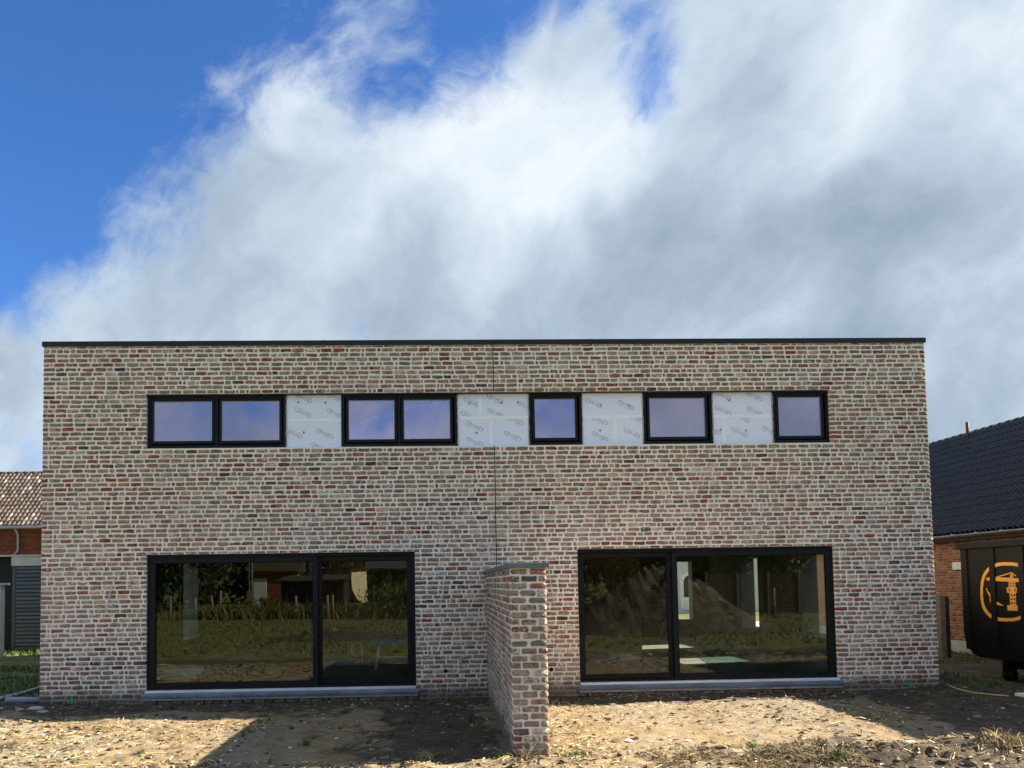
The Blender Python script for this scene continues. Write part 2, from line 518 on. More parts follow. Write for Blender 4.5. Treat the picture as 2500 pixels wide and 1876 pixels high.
def ground_z(x, y):
    x = np.asarray(x, float); y = np.asarray(y, float)
    near = np.exp(-((y + 2.5) / 9) ** 2)
    z = 0.065 + 0.045 * sstep(-x, 4.5, 6.5) + 0.06 * sstep(x, 6.8, 9.0)
    z = z + 0.11 * fbm(x * 0.45, y * 0.45, 3, 3) * sstep(np.abs(y), 0.2, 1.5)
    z = z + (0.075 * fbm(x * 1.9, y * 1.9, 9, 4) + 0.035 * fbm(x * 8, y * 8, 21, 3)) * np.clip(near + 0.25, 0, 1) * np.where(y > -0.15, 0.5, 1)
    # rough rim of turned earth in the foreground
    rim_y = -5.05 + 0.25 * fbm(x * 0.8, x * 0 + 2, 5, 3) * 2 + 0.055 * x * (x > 0) - 0.02 * x
    amp = 0.07 + 0.10 * sstep(x, 2.5, 4.2) + 0.03 * sstep(-x, 2, 4)
    z = z + amp * np.exp(-((y - rim_y) / 0.42) ** 2) * (1 + 1.6 * fbm(x * 3.2, y * 3.2, 31, 4))
    # the heap of excavated soil behind the camera
    r = np.hypot((x - 8.2) / 4.3, (y + 16.5) / 3.6)
    z = z + 2.5 * np.clip(1 - r, 0, 1) ** 0.9 * (1 + 0.7 * fbm(x * 1.5, y * 1.5, 41, 5)) * (r < 1)
    r2 = np.hypot((x + 3.4) / 2.6, (y + 9.2 + 6) / 1.3)
    z = z + 0.35 * np.clip(1 - r2, 0, 1) * (1 + fbm(x * 2, y * 2, 44, 3))
    return z


# ------------------------------------------------------------------ ground
def build_ground():
    def axis(parts):
        out = []
        for a, b, n in parts: out.extend(np.linspace(a, b, n, endpoint=False))
        out.append(parts[-1][1]); return np.array(out)
    xs = axis([(-1500, -120, 8), (-120, -30, 24), (-30, -7.2, 60), (-7.2, 10.5, 420), (10.5, 30, 50), (30, 120, 24), (120, 1500, 8)])
    ys = axis([(-1500, -90, 8), (-90, -34, 28), (-34, -6.2, 110), (-6.2, 0.6, 210), (0.6, 3, 14), (3, 40, 50), (40, 120, 16), (120, 1500, 8)])
    X, Y = np.meshgrid(xs, ys)
    Z = ground_z(X, Y)
    V = np.stack([X, Y, Z], -1).reshape(-1, 3)
    nx, ny = len(xs), len(ys)
    i, j = np.meshgrid(np.arange(nx - 1), np.arange(ny - 1))
    a = (j * nx + i).ravel()
    Fq = np.stack([a, a + 1, a + nx + 1, a + nx], -1)
    x, y = V[:, 0], V[:, 1]
    grass = sstep(-y, 5.7, 8.6) * 0.9 + sstep(y, 1.5, 6) * 0.75
    grass = np.maximum(grass, 0.62 * sstep(-x, 6.6, 7.6) * sstep(y, -0.6, 1.0))
    grass = np.maximum(grass, 0.40 * sstep(x, 8.4, 9.5) * sstep(y, -1.5, 1.0))
    r = np.hypot((x - 8.2) / 4.6, (y + 16.5) / 3.9)
    grass = np.where(r < 1.0, grass * 0.1, grass)
    r2 = np.hypot((x + 3.4) / 3.0, (y + 15.2) / 1.7); grass = np.where(r2 < 1, grass * .2, grass)
    humus_shade = 0.75 * np.exp(-((y + 0.25) / 0.75) ** 2) * (np.abs(x) < 9.5)  # house shade painted as a dark strip along the facade foot
    humus_shade = np.maximum(humus_shade, 0.85 * sstep(x, 2.2, 4.4) * np.exp(-((y + 5.35 - 0.05 * x) / 0.5) ** 2))
    humus_shade = np.maximum(humus_shade, 0.7 * sstep(x, 6.0, 7.0) * sstep(y, -4.6, -3.8) * 0.9)  # shade of container and neighbour put into the soil colour
    humus_shade = np.maximum(humus_shade, 0.8 * np.exp(-((x + 0.1) / 0.8) ** 2) * (y > -4.8) * (y < 0))  # shade beside the garden wall painted as darker soil
    humus_shade = np.where((x > 1.1) & (x < 5.8) & (y < -0.9) & (y > -4.7), -0.22, humus_shade)  # sunlit patch painted as paler sand
    humus_shade = np.where((x < -2.2) & (x > -7) & (y < -1.4) & (y > -4.9), 0.0, humus_shade)  # other sunlit patch kept free of the painted shade
    humus_shade = np.where(y < -5.6, 0.62, humus_shade); humus_shade = np.where(r2 < 1, 0.7, humus_shade); humus_shade = np.where(r < 1.0, 0.62, humus_shade)
    me = raw_mesh('ground', V, Fq, 'soil', {'grass': grass, 'humus_shade': humus_shade}, True)
    o = bpy.data.objects.new('ground', me); COL.objects.link(o)
    tag(o, 'bare trampled sand and soil of the building plot', None, None, 'structure')


build_ground()

# ------------------------------------------------------------------ brick laying


def brick_shape(rg, l, h, depth, wob=1.0):
    """irregular hand-made brick: face towards -Y around the origin; returns verts (31,3) and faces"""
    c = min(0.011, h * 0.22) * rg.uniform(0.6, 1.7)
    j = lambda s=1.0: rg.gauss(0, 0.0030 * s * wob)
    a, b = l / 2, h / 2
    ring = [(-a + c, -b + j()), (rg.uniform(-.25, .25) * l, -b + j(1.3)), (a - c, -b + j()), (a + j(), -b + c), (a + j(), b - c), (a - c, b + j()),
            (rg.uniform(-.25, .25) * l, b + j(1.3)), (-a + c, b + j()), (-a + j(), b - c), (-a + j(), -b + c)]
    p = rg.uniform(-0.0015, 0.0025)
    v = [(rg.uniform(-.2, .2) * l, -0.0042 - p + j(.5), rg.uniform(-.2, .2) * h)]
    ins = rg.uniform(0.0035, 0.006)
    for x, z in ring:
        v.append((x * (1 - ins / a), -0.0038 - p + j(.5), z * (1 - ins / b)))
    for x, z in ring: v.append((x, 0.0005, z))
    for x, z in ring: v.append((x, depth, z))
    f = []
    for i in range(10):
        k = (i + 1) % 10
        f.append((0, 1 + i, 1 + k)); f.append((1 + i, 11 + i, 11 + k, 1 + k)); f.append((11 + i, 21 + i, 21 + k, 11 + k))
    return v, f


_bv, _bf = brick_shape(random.Random(1), .19, .058, .09)
BF = np.array([(f[0], f[1], f[2]) for f in _bf if len(f) == 3] + [t for f in _bf if len(f) == 4 for t in ((f[0], f[1], f[2]), (f[0], f[2], f[3]))])


def lay_row(rg, x0, x1, full=0.183, joint=0.020, half_p=0.3, quoin=True):
    """wild bond: list of (x centre, length) between two ends"""
    out = []; x = x0
    first = True
    while x < x1 - 0.03:
        r = rg.random()
        l = full * rg.uniform(0.93, 1.07)
        if r < half_p * 0.45: l = full * rg.uniform(0.42, 0.52)
        elif r < half_p * 0.72: l = full * rg.uniform(0.66, 0.8)
        elif r < half_p: l = full * rg.uniform(0.2, 0.3)
        if first and rg.random() < 0.5: l = full * (0.48 if l > full * .5 else 1)
        first = False
        if x + l > x1 - 0.055: l = x1 - x
        if l > full * 1.25:
            m = (l - joint) / 2
            out.append((x + m / 2, m)); out.append((x + m + joint + m / 2, m)); break
        out.append((x + l / 2, l)); x += l + joint * rg.uniform(0.75, 1.3)
    return out


def tone_pick(rg):
    r = rg.random()
    if r < 0.035: return rg.uniform(0.0, 0.06)
    if r < 0.62: return rg.uniform(0.12, 0.56)
    if r < 0.74: return rg.uniform(0.58, 0.67)
    if r < 0.84: return rg.uniform(0.70, 0.78)
    if r < 0.935: return rg.uniform(0.82, 0.94)
    return rg.uniform(0.97, 1.0)


def place_bricks(name, specs, parent, mat, n_parts, rg, score, depth=0.09, rest_name='brickwork'):
    """specs: (matrix, length, height, tone). The n_parts best become objects, the rest ONE joined part."""
    order = sorted(range(len(specs)), key=lambda i: score(specs[i]))
    chosen = set(order[:n_parts])
    variants = []
    for k in range(28):
        v, f = brick_shape(random.Random(100 + k), 0.187, 0.058, depth)
        mb = MB(); mb.add(v, f); variants.append(mb.mesh(name, mat, True, True))
    pw = world_of(parent).inverted()
    vs = []; ts = []; fs = []; base = 0
    for i, (M, l, h, t) in enumerate(specs):
        if i in chosen:
            o = bpy.data.objects.new(name, variants[rg.randrange(28)])
            o.parent = parent; o.matrix_parent_inverse = pw
            flip = -1 if rg.random() < 0.5 else 1
            o.matrix_basis = M @ Matrix.Diagonal((flip * l / 0.187 if False else l / 0.187, 1, h / 0.058, 1))
            o['tone'] = t
            COL.objects.link(o)
        else:
            v, _ = brick_shape(rg, l, h, depth)
            A = np.array(v) @ np.array(M.to_3x3()).T + np.array(M.translation)
            vs.append(A); ts.append(np.full(31, t)); fs.append(BF + base); base += 31
    if vs:
        me = raw_mesh(rest_name, np.concatenate(vs), np.concatenate(fs), mat, {'tone': np.concatenate(ts)}, True)
        o = bpy.data.objects.new(rest_name, me); COL.objects.link(o)
        o.parent = parent; o.matrix_parent_inverse = pw
        o['kind'] = 'stuff'
    return variants


def wall_mesh(mb, P, U, W, T, L, Hh, holes):
    """wall slab with rectangular holes. P origin, U along, W up, T thickness vector; holes (u0,u1,w0,w1)"""
    P, U, W, T = Vector(P), Vector(U), Vector(W), Vector(T)
    us = sorted({0, L, *[h[0] for h in holes], *[h[1] for h in holes]})
    ws = sorted({0, Hh, *[h[2] for h in holes], *[h[3] for h in holes]})
    idx = {}
    V = []

    def vid(i, j, k):
        if (i, j, k) not in idx:
            idx[(i, j, k)] = len(V); V.append(P + U * us[i] + W * ws[j] + T * k)
        return idx[(i, j, k)]

    def solid(i, j):
        if i < 0 or j < 0 or i >= len(us) - 1 or j >= len(ws) - 1: return False
        cu = (us[i] + us[i + 1]) / 2; cw = (ws[j] + ws[j + 1]) / 2
        return not any(h[0] < cu < h[1] and h[2] < cw < h[3] for h in holes)
    Fc = []
    for i in range(len(us) - 1):
        for j in range(len(ws) - 1):
            if not solid(i, j): continue
            Fc.append((vid(i, j, 0), vid(i + 1, j, 0), vid(i + 1, j + 1, 0), vid(i, j + 1, 0)))
            Fc.append((vid(i, j, 1), vid(i, j + 1, 1), vid(i + 1, j + 1, 1), vid(i + 1, j, 1)))
            if not solid(i - 1, j): Fc.append((vid(i, j, 0), vid(i, j + 1, 0), vid(i, j + 1, 1), vid(i, j, 1)))
            if not solid(i + 1, j): Fc.append((vid(i + 1, j, 0), vid(i + 1, j, 1), vid(i + 1, j + 1, 1), vid(i + 1, j + 1, 0)))
            if not solid(i, j - 1): Fc.append((vid(i, j, 0), vid(i, j, 1), vid(i + 1, j, 1), vid(i + 1, j, 0)))
            if not solid(i, j + 1): Fc.append((vid(i, j + 1, 0), vid(i + 1, j + 1, 0), vid(i + 1, j + 1, 1), vid(i, j + 1, 1)))
    return mb.add(V, Fc)


# ------------------------------------------------------------------ the new house
XL, XR, ZTOP = -6.527, 8.381, 5.985
STRIP = (-4.845, 6.690, 4.262, 5.169)
DOOR_A = (-4.83, -0.42, 0.13, 2.502)
DOOR_B = (2.293, 6.663, 0.13, 2.502)
JOINT_X = 0.937
COURSE = 0.077; Z0 = 5.169 - 67 * COURSE
DEPTH = 10.6

house = empty('semi_detached_house', (0.9, 0, 0), 'unfinished flat-roofed pair of houses in mottled reclaimed brick with black windows', 'house')


def build_house_shell():
    mb = MB()
    wall_mesh(mb, (XL + .004, 0, -0.3), (1, 0, 0), (0, 0, 1), (0, .375, 0), XR - XL - .008, ZTOP + .3,
              [(h[0] - XL - .004, h[1] - XL - .004, h[2] + .3, h[3] + .3) for h in (STRIP, DOOR_A, DOOR_B)])
    mb.build('wall', 'mortar', house)
    # side, rear, party walls
    mb = MB()
    wall_mesh(mb, (XL + .375, .377, -0.3), (0, 1, 0), (0, 0, 1), (-.371, 0, 0), DEPTH - .38, ZTOP + .3, [(5.55, 6.65, 1.0, 2.8)])
    o = mb.build('side_wall', 'interior_plaster', house)
    mb = MB()
    wall_mesh(mb, (XR - .375, .377, -0.3), (0, 1, 0), (0, 0, 1), (.371, 0, 0), DEPTH - .38, ZTOP + .3, [(2.62, 3.73, 1.0, 2.8), (6.1, 7.22, 1.0, 2.8)])
    mb.build('side_wall', 'interior_plaster', house)
    mb = MB()
    wall_mesh(mb, (XL + .377, DEPTH - .375, -0.3), (1, 0, 0), (0, 0, 1), (0, .37, 0), XR - XL - .754, ZTOP + .3, [(6.85 - XL - .377, 7.56 - XL - .377, 1.07, 2.81)])
    mb.build('rear_wall', 'interior_plaster', house)
    MB().box(.80, 1.07, .38, DEPTH - .38, -.1, 5.6).build('party_wall', 'interior_block', house)
    MB().box(XL + .38, .797, .38, DEPTH - .38, 5.55, 5.75).build('roof_deck', 'roof_membrane', house)
    MB().box(1.073, XR - .38, .38, DEPTH - .38, 5.55, 5.75).build('roof_deck', 'roof_membrane', house)
    for a, b in ((XL + .38, .797), (1.073, XR - .38)):
        MB().box(a, b, .38, DEPTH - .38, .0, .29).build('floor_slab', 'slab_floor', house)
        MB().box(a, b, .38, DEPTH - .38, 2.72, 2.98).build('upper_floor', 'interior_plaster', house)
    MB().box(-2.6, .797, 3.45, 3.62, .44, 2.72).build('partition_wall', 'interior_block', house)
    MB().box(-2.6, .797, 3.44, 3.63, .29, .438).build('partition_base', 'concrete', house)
    MB().box(1.073, 4.25, 3.5, 3.67, .44, 2.72).build('partition_wall', 'interior_block', house)
    MB().box(1.073, 4.25, 3.49, 3.68, .29, .438).build('partition_base', 'concrete', house)
    MB().box(-2.5, .79, .5, 3.4, .291, .297).build('floor_membrane', 'green_membrane', house)
    mb = MB(); mb.extrude([(4.9, .5, .291), (7.98, .5, .291), (7.98, 5.6, .291), (6.6, 5.6, .291), (5.5, 3.6, .291)], (0, 0, .006))
    mb.build('floor_membrane', 'green_membrane', house)
    # jamb linings of the side windows
    # roof edge
    for a, b in ((XL - .02, -1.9), (-1.897, 2.6), (2.603, XR + .02)):
        mb = MB()
        mb.extrude([(a, -.028, ZTOP - .006), (a, -.028, ZTOP + .078), (a, .40, ZTOP + .078), (a, .40, ZTOP + .0), (a, -.006, ZTOP + .0), (a, -.006, ZTOP - .006)], (b - a, 0, 0))
        mb.build('roof_coping', 'coping_metal', house, bevel=.003)
    for x in (XL - .02, XR - .36):
        MB().box(x, x + .38, .405, DEPTH, ZTOP + .002, ZTOP + .078).build('roof_coping', 'coping_metal', house)
    MB().box(XL + .361, XR - .361, DEPTH - .36, DEPTH, ZTOP + .002, ZTOP + .078).build('roof_coping', 'coping_metal', house)
    for x in (-1.8985, 2.6015, -4.4, 5.6):
        MB().box(x - .03, x + .03, -.0305, -.0285, ZTOP - .004, ZTOP + .0785).build('coping_joint_cover', 'coping_metal', house)
    # movement joint between the two houses
    for a, b in ((STRIP[3] + .004, ZTOP - .01), (0.05, STRIP[2] - .004)):
        MB().box(JOINT_X - .0075, JOINT_X + .0075, -.0035, -.0005, a, b).build('movement_joint', 'joint_black', house)
    # steel lintels
    MB().box(STRIP[0] + .002, STRIP[1] - .002, -.012, .085, STRIP[3] - .011, STRIP[3] - .001).build('lintel', 'lintel_steel', house)
    for d in (DOOR_A, DOOR_B):
        MB().box(d[0] + .002, d[1] - .002, -.010, .06, d[3] - .010, d[3] - .001).build('lintel', 'lintel_steel', house)


def build_house_bricks():
    rg = random.Random(21)
    specs = []
    ncourse = int((ZTOP + .1 - Z0) / COURSE) + 1
    for k in range(-1, ncourse):
        za = Z0 + k * COURSE + .0105; zb = za + .0545
        ivs = [(XL, JOINT_X - .008), (JOINT_X + .008, XR)]
        zlo, zhi = za, min(zb, ZTOP - .012)
        for (a, b, c, d) in (STRIP, DOOR_A, DOOR_B):
            lo, hi = max(zlo, c), min(zhi, d)
            if hi - lo <= 0.002: continue
            keep_hi = c - .006 if zlo < c else None            # part below the opening
            keep_lo = d + .004 if zhi > d else None
            new = []
            for (p, q) in ivs:
                if b <= p or a >= q: new.append((p, q)); continue
                if a - p > .05: new.append((p, a + .004))
                if q - b > .05: new.append((b - .004, q))
            # cut course bricks right under / over an opening
            cut = None
            if keep_hi is not None and keep_hi - zlo > .026: cut = (zlo, keep_hi)
            if keep_lo is not None and zhi - keep_lo > .026: cut = (keep_lo, zhi)
            if cut:
                for (p, q) in ((a + .02, min(b - .02, JOINT_X - .008)), (max(a + .02, JOINT_X + .008), b - .02)):
                    if q - p > .1:
                        for (xc, l) in lay_row(rg, p, q):
                            specs.append((Matrix.Translation((xc, rg.uniform(-.001, .001), (cut[0] + cut[1]) / 2)), l, cut[1] - cut[0], tone_pick(rg)))
            ivs = new
        if zhi - zlo < .02: continue
        for (p, q) in ivs:
            for (xc, l) in lay_row(rg, p, q):
                h = (zhi - zlo) * rg.uniform(.93, 1.05)
                M = Matrix.Translation((xc, rg.uniform(-.0025, .0012), (zlo + zhi) / 2 + rg.gauss(0, .0012))) @ Matrix.Rotation(rg.gauss(0, .006), 4, 'Y')
                specs.append((M, l, h, tone_pick(rg)))

    def score(s):
        p = s[0].translation
        return cam_dist(p.x, p.y, p.z) + (4 if s[1] < .15 or s[2] < .045 else 0) + (50 if p.z < .12 else 0) + (50 if .72 < p.x < 1.75 and p.z < 2.2 else 0)
    place_bricks('brick', specs, house, 'old_brick', 300, rg, score)


def frame_ring(mb, x0, x1, z0, z1, y0, y1, w, wb=None):
    wb = wb or w
    mb.box(x0, x1, y0, y1, z1 - w, z1); mb.box(x0, x1, y0, y1, z0, z0 + wb)
    mb.box(x0, x0 + w, y0, y1, z0 + wb, z1 - w); mb.box(x1 - w, x1, y0, y1, z0 + wb, z1 - w)
    return mb


def build_windows():
    zt, zb = STRIP[3] - .012, STRIP[2] + .006
    wins = [(-4.842, -2.553, [(-4.748, -3.786), (-3.627, -2.667)]), (-1.626, .322, [(-1.511, -.740), (-.583, .197)]),
            (1.532, 2.439, [(1.635, 2.321)]), (3.483, 4.677, [(3.60, 4.556)]), (5.721, 6.688, [(5.83, 6.565)])]
    labs = ['wide two-pane black window at the start of the strip', 'two-pane black window beside the two-board insulation field',
            'small square black window', 'broad single-pane black window', 'small black window ending the strip']
    for (a, b, panes), lb in zip(wins, labs):
        mb = MB(); frame_ring(mb, a, b, zb, zt, .058, .13, .048, .055)
        for i in range(len(panes) - 1):
            m = (panes[i][1] + panes[i + 1][0]) / 2
            mb.box(m - .024, m + .024, .058, .13, zb + .055, zt - .048)
        w = mb.build('window', 'anthracite', house, bevel=.004); tag(w, lb)
        for (p, q) in panes:
            s = MB(); frame_ring(s, p - .042, q + .042, 4.398 - .05, 5.098 + .012, .072, .122, .042, .05)
            s.build('sash', 'anthracite', w, bevel=.003)
            s = MB(); frame_ring(s, p + .0005, q - .0005, 4.3985, 5.0675, .088, .096, .011)
            s.build('glazing_spacer', 'spacer', w)
            MB().box(p + .001, q - .001, .098, .118, 4.399, 5.067).build('pane', 'coated_glass', w)
    # insulation boards between the windows, as real boards with taped joints
    zm = 4.745
    fields = [(-2.545, -1.632, [(-2.545, -1.632, zb, 4.735), (-2.545, -1.632, 4.735, zt)], [('h', 4.735, -2.545, -1.632)]),
              (.328, 1.526, [(.328, .889, zb, 4.755), (.889, 1.526, zb, 4.755), (.328, .709, 4.755, zt), (.709, 1.526, 4.755, zt)],
               [('h', 4.755, .328, 1.526), ('v', .709, 4.79, zt - .01), ('v', .889, zb + .01, 4.72)]),
              (2.446, 3.477, [(2.446, 3.477, 4.752, zt), (2.446, 3.0, zb, 4.752), (3.0, 3.477, zb, 4.752)],
               [('h', 4.752, 2.446, 3.477), ('v', 3.0, zb + .01, 4.72)]),
              (4.684, 5.714, [(4.684, 5.714, 4.744, zt), (4.684, 4.874, zb, 4.744), (4.874, 5.714, zb, 4.744)],
               [('h', 4.744, 4.684, 5.714), ('v', 4.874, zb + .01, 4.712)])]
    logos = [(-2.259, 5.109, 1), (-1.738, 5.118, 0), (-2.272, 4.863, 1), (-1.727, 4.84, 0), (-2.422, 4.507, 1), (-1.909, 4.502, 0), (-1.991, 4.265, 0),
             (.574, 5.013, 1), (.964, 5.073, 0), (.52, 4.779, 1), (.973, 4.826, 0), (1.478, 4.943, 1), (.611, 4.607, 0), (1.298, 4.703, 0), (.607, 4.342, 0),
             (1.255, 4.437, 0), (2.646, 4.985, 1), (3.2, 4.948, 0), (2.739, 4.695, 0), (2.739, 4.417, 0), (3.288, 4.468, 1), (3.362, 4.723, 0),
             (4.871, 5.104, 1), (5.421, 5.089, 0), (4.863, 4.846, 1), (5.413, 4.831, 0), (5.184, 4.72, 1), (5.142, 4.463, 1), (5.67, 4.481, 0), (4.673, 4.512, 0)]
    plugs = [(-2.346, 5.04), (-1.894, 5.027), (-2.261, 4.524), (.529, 5.0), (1.07, 5.003), (1.354, 5.007), (.641, 4.493), (2.767, 4.951), (2.745, 4.517),
             (4.818, 4.511), (5.255, 4.496), (3.25, 4.948), (4.98, 5.02)]
    # the print: word, two loops and a small second line
    cu = bpy.data.curves.new('print', 'FONT'); cu.body = 'RECTICEL'; cu.size = .052; cu.align_x = 'CENTER'; cu.align_y = 'CENTER'; cu.space_character = .95
    cu2 = bpy.data.curves.new('print', 'FONT'); cu2.body = 'INSULATION'; cu2.size = .018; cu2.align_x = 'LEFT'; cu2.align_y = 'CENTER'
    tmp = []
    for c, off in ((cu, (0, 0)), (cu2, (-.01, -.037))):
        o = bpy.data.objects.new('tmp', c); COL.objects.link(o); tmp.append((o, off))
    bpy.context.view_layer.update(); dg = bpy.context.evaluated_depsgraph_get()
    PV, PF = [], []
    for o, off in tmp:
        me = bpy.data.meshes.new_from_object(o.evaluated_get(dg)); b = len(PV)
        PV += [(v.co.x + off[0], v.co.y + off[1]) for v in me.vertices]; PF += [tuple(i + b for i in p.vertices) for p in me.polygons]
        bpy.data.meshes.remove(me); bpy.data.objects.remove(o)

    def arc(cx, cy, rx, ry, a0, a1, w):
        b = len(PV); n = 16
        for i in range(n + 1):
            a = math.radians(a0 + (a1 - a0) * i / n); ww = w * (.35 + .65 * math.sin(math.pi * i / n))
            PV.append((cx + (rx + ww) * math.cos(a), cy + (ry + ww) * math.sin(a))); PV.append((cx + (rx - ww) * math.cos(a), cy + (ry - ww) * math.sin(a)))
        for i in range(n): PF.append((b + 2 * i, b + 2 * i + 1, b + 2 * i + 3, b + 2 * i + 2))
    arc(-.085, -.006, .062, .038, 95, 315, .0045)
    arc(.088, .004, .062, .034, -75, 140, .0045)
    yb = .075
    fr = random.Random(4)
    for x in (-2.549, .325, 1.529, 2.4425, 3.480, 4.6805, 5.7175):
        pts = [(x + fr.uniform(-.004, .004), .062 + fr.uniform(-.006, .006), zb + .01 + (zt - zb - .02) * i / 22) for i in range(23)]
        MB().tube(pts, [fr.uniform(.004, .013) for _ in pts], 7).build('foam_bead', 'plug_beige', house, True)
    for (fa, fb, boards, tapes) in fields:
        objs = []
        for (x0, x1, z0, z1) in boards:
            o = MB().box(x0 + .002, x1 - .002, yb, yb + .08, z0 + .002, z1 - .002).build('insulation_board', 'foil_facing', house)
            objs.append((o, x0, x1, z0, z1))
        for tp in tapes:
            o0 = objs[0][0]
            if tp[0] == 'h':
                MB().box(tp[2] + .004, tp[3] - .004, yb - .0022, yb - .0002, tp[1] - .026, tp[1] + .026).build('joint_tape', 'foil_tape', o0)
            else:
                MB().box(tp[1] - .026, tp[1] + .026, yb - .0021, yb - .0002, tp[2], tp[3]).build('joint_tape', 'foil_tape', o0)
        for (o, x0, x1, z0, z1) in objs:
            for (lx, lz, inv) in logos:
                if not (x0 - .1 < lx < x1 + .1 and z0 - .06 < lz < z1 + .06): continue
                cxm = min(max(lx, x0), x1); czm = min(max(lz, z0), z1)
                if any((q is not o) and a0 <= lx <= a1 and c0 <= lz <= c1 for (q, a0, a1, c0, c1) in objs) and not (x0 <= lx <= x1 and z0 <= lz <= z1): continue
                an = math.radians(-30 + (180 if inv else 0)); ca, sa = math.cos(an), math.sin(an)
                bm = bmesh.new()
                vs = [bm.verts.new((lx + x * ca - y * sa, yb - .0008, lz + x * sa + y * ca)) for (x, y) in PV]
                for f in PF:
                    try: bm.faces.new([vs[i] for i in f])
                    except ValueError: pass
                for co, no in (((x0 + .006, 0, 0), (-1, 0, 0)), ((x1 - .006, 0, 0), (1, 0, 0)), ((0, 0, z0 + .006), (0, 0, -1)), ((0, 0, z1 - .006), (0, 0, 1))):
                    bmesh.ops.bisect_plane(bm, geom=bm.verts[:] + bm.edges[:] + bm.faces[:], plane_co=co, plane_no=no, clear_outer=True)
                if len(bm.faces) < 4: bm.free(); continue
                me = bpy.data.meshes.new('printed_logo'); bm.to_mesh(me); bm.free(); me.materials.append(MATS['print_ink'])
                q = bpy.data.objects.new('printed_logo', me); COL.objects.link(q); q.parent = o; q.matrix_parent_inverse = world_of(o).inverted()
            for (x, z) in plugs:
                if x0 < x < x1 and z0 < z < z1:
                    mb = MB(); mb.tube([(x, yb - .004, z), (x, yb + .01, z)], .022, 12); mb.build('fixing_plug', 'plug_beige', o)


def build_doors():
    # (outer x0,x1, glass of the front leaf, glass of the rear leaf)
    for (d, fr, re, lb) in ((DOOR_A, (-4.70, -2.118), (-1.985, -.553), 'black sliding door with its wide leaf towards the outer corner'),
                            (DOOR_B, (3.988, 6.532), (2.41, 3.84), 'black sliding door with its wide leaf away from the garden wall')):
        zb, zt = .285, d[3] - .012
        x0, x1 = d[0] + .004, d[1] - .004
        mb = MB(); frame_ring(mb, x0, x1, zb, zt, .05, .19, .045, .03)
        o = mb.build('sliding_door', 'anthracite', house, bevel=.004); tag(o, lb)
        gz0, gz1 = .388, 2.368
        for (g, ya, yb) in ((fr, .055, .115), (re, .125, .18)):
            w = .082
            s = MB(); frame_ring(s, g[0] - w, g[1] + w, zb + .031, zt - .046, ya, yb, w, gz0 - zb - .031)
            sash = s.build('sash', 'anthracite', o, bevel=.004)
            s = MB(); frame_ring(s, g[0] - .001, g[1] + .001, gz0 - .001, zt - .127, ya + .015, ya + .021, .010); s.build('glazing_gasket', 'hole_dark', o)
            MB().box(g[0] - .002, g[1] + .002, ya + .024, ya + .046, gz0 - .002, zt - .126).build('pane', 'door_glass', o)
        hx = (re[1] + .045) if d is DOOR_A else (re[0] - .045)
        MB().box(hx - .012, hx + .012, .112, .1245, 1.15, 1.42).build('handle', 'hole_dark', o, bevel=.003)
        # threshold: aluminium rail, blue-grey profile, concrete footing
        MB().box(x0 - .0, x1 + .0, -.045, .05, .245, .283).build('threshold_rail', 'aluminium', house, bevel=.004)
        for k in range(5):
            a = x0 - .055 + (x1 - x0 + .11) * k / 5; b = x0 - .055 + (x1 - x0 + .11) * (k + 1) / 5
            mb = MB(); mb.extrude([(a + .0015, -.02, .165), (a + .0015, -.085, .165), (a + .0015, -.085, .205), (a + .0015, -.055, .212), (a + .0015, -.05, .243), (a + .0015, -.02, .243)], (b - a - .003, 0, 0))
            mb.build('threshold_profile', 'blue_profile', house, bevel=.003)
        MB().box(x0 - .03, x1 + .03, -.07, .0, .125, .163).build('threshold_footing', 'concrete', house, bevel=.006)
        MB().box(x0 + .001, x1 - .001, .002, .37, .13, .244).build('threshold_bed', 'concrete', house)
        rg = random.Random(5 if d is DOOR_A else 6)
        for (xc, l) in lay_row(rg, x0, x1):
            v, f = brick_shape(rg, l, .055, .06, 1.5)
            mb = MB(); mb.add([(p[0] + xc, p[1] - .05 + rg.uniform(-.015, .005), p[2] + .088 + rg.uniform(-.006, .006)) for p in v], f, tone_pick(rg))
            mb.build('footing_brick', 'old_brick', house, True)


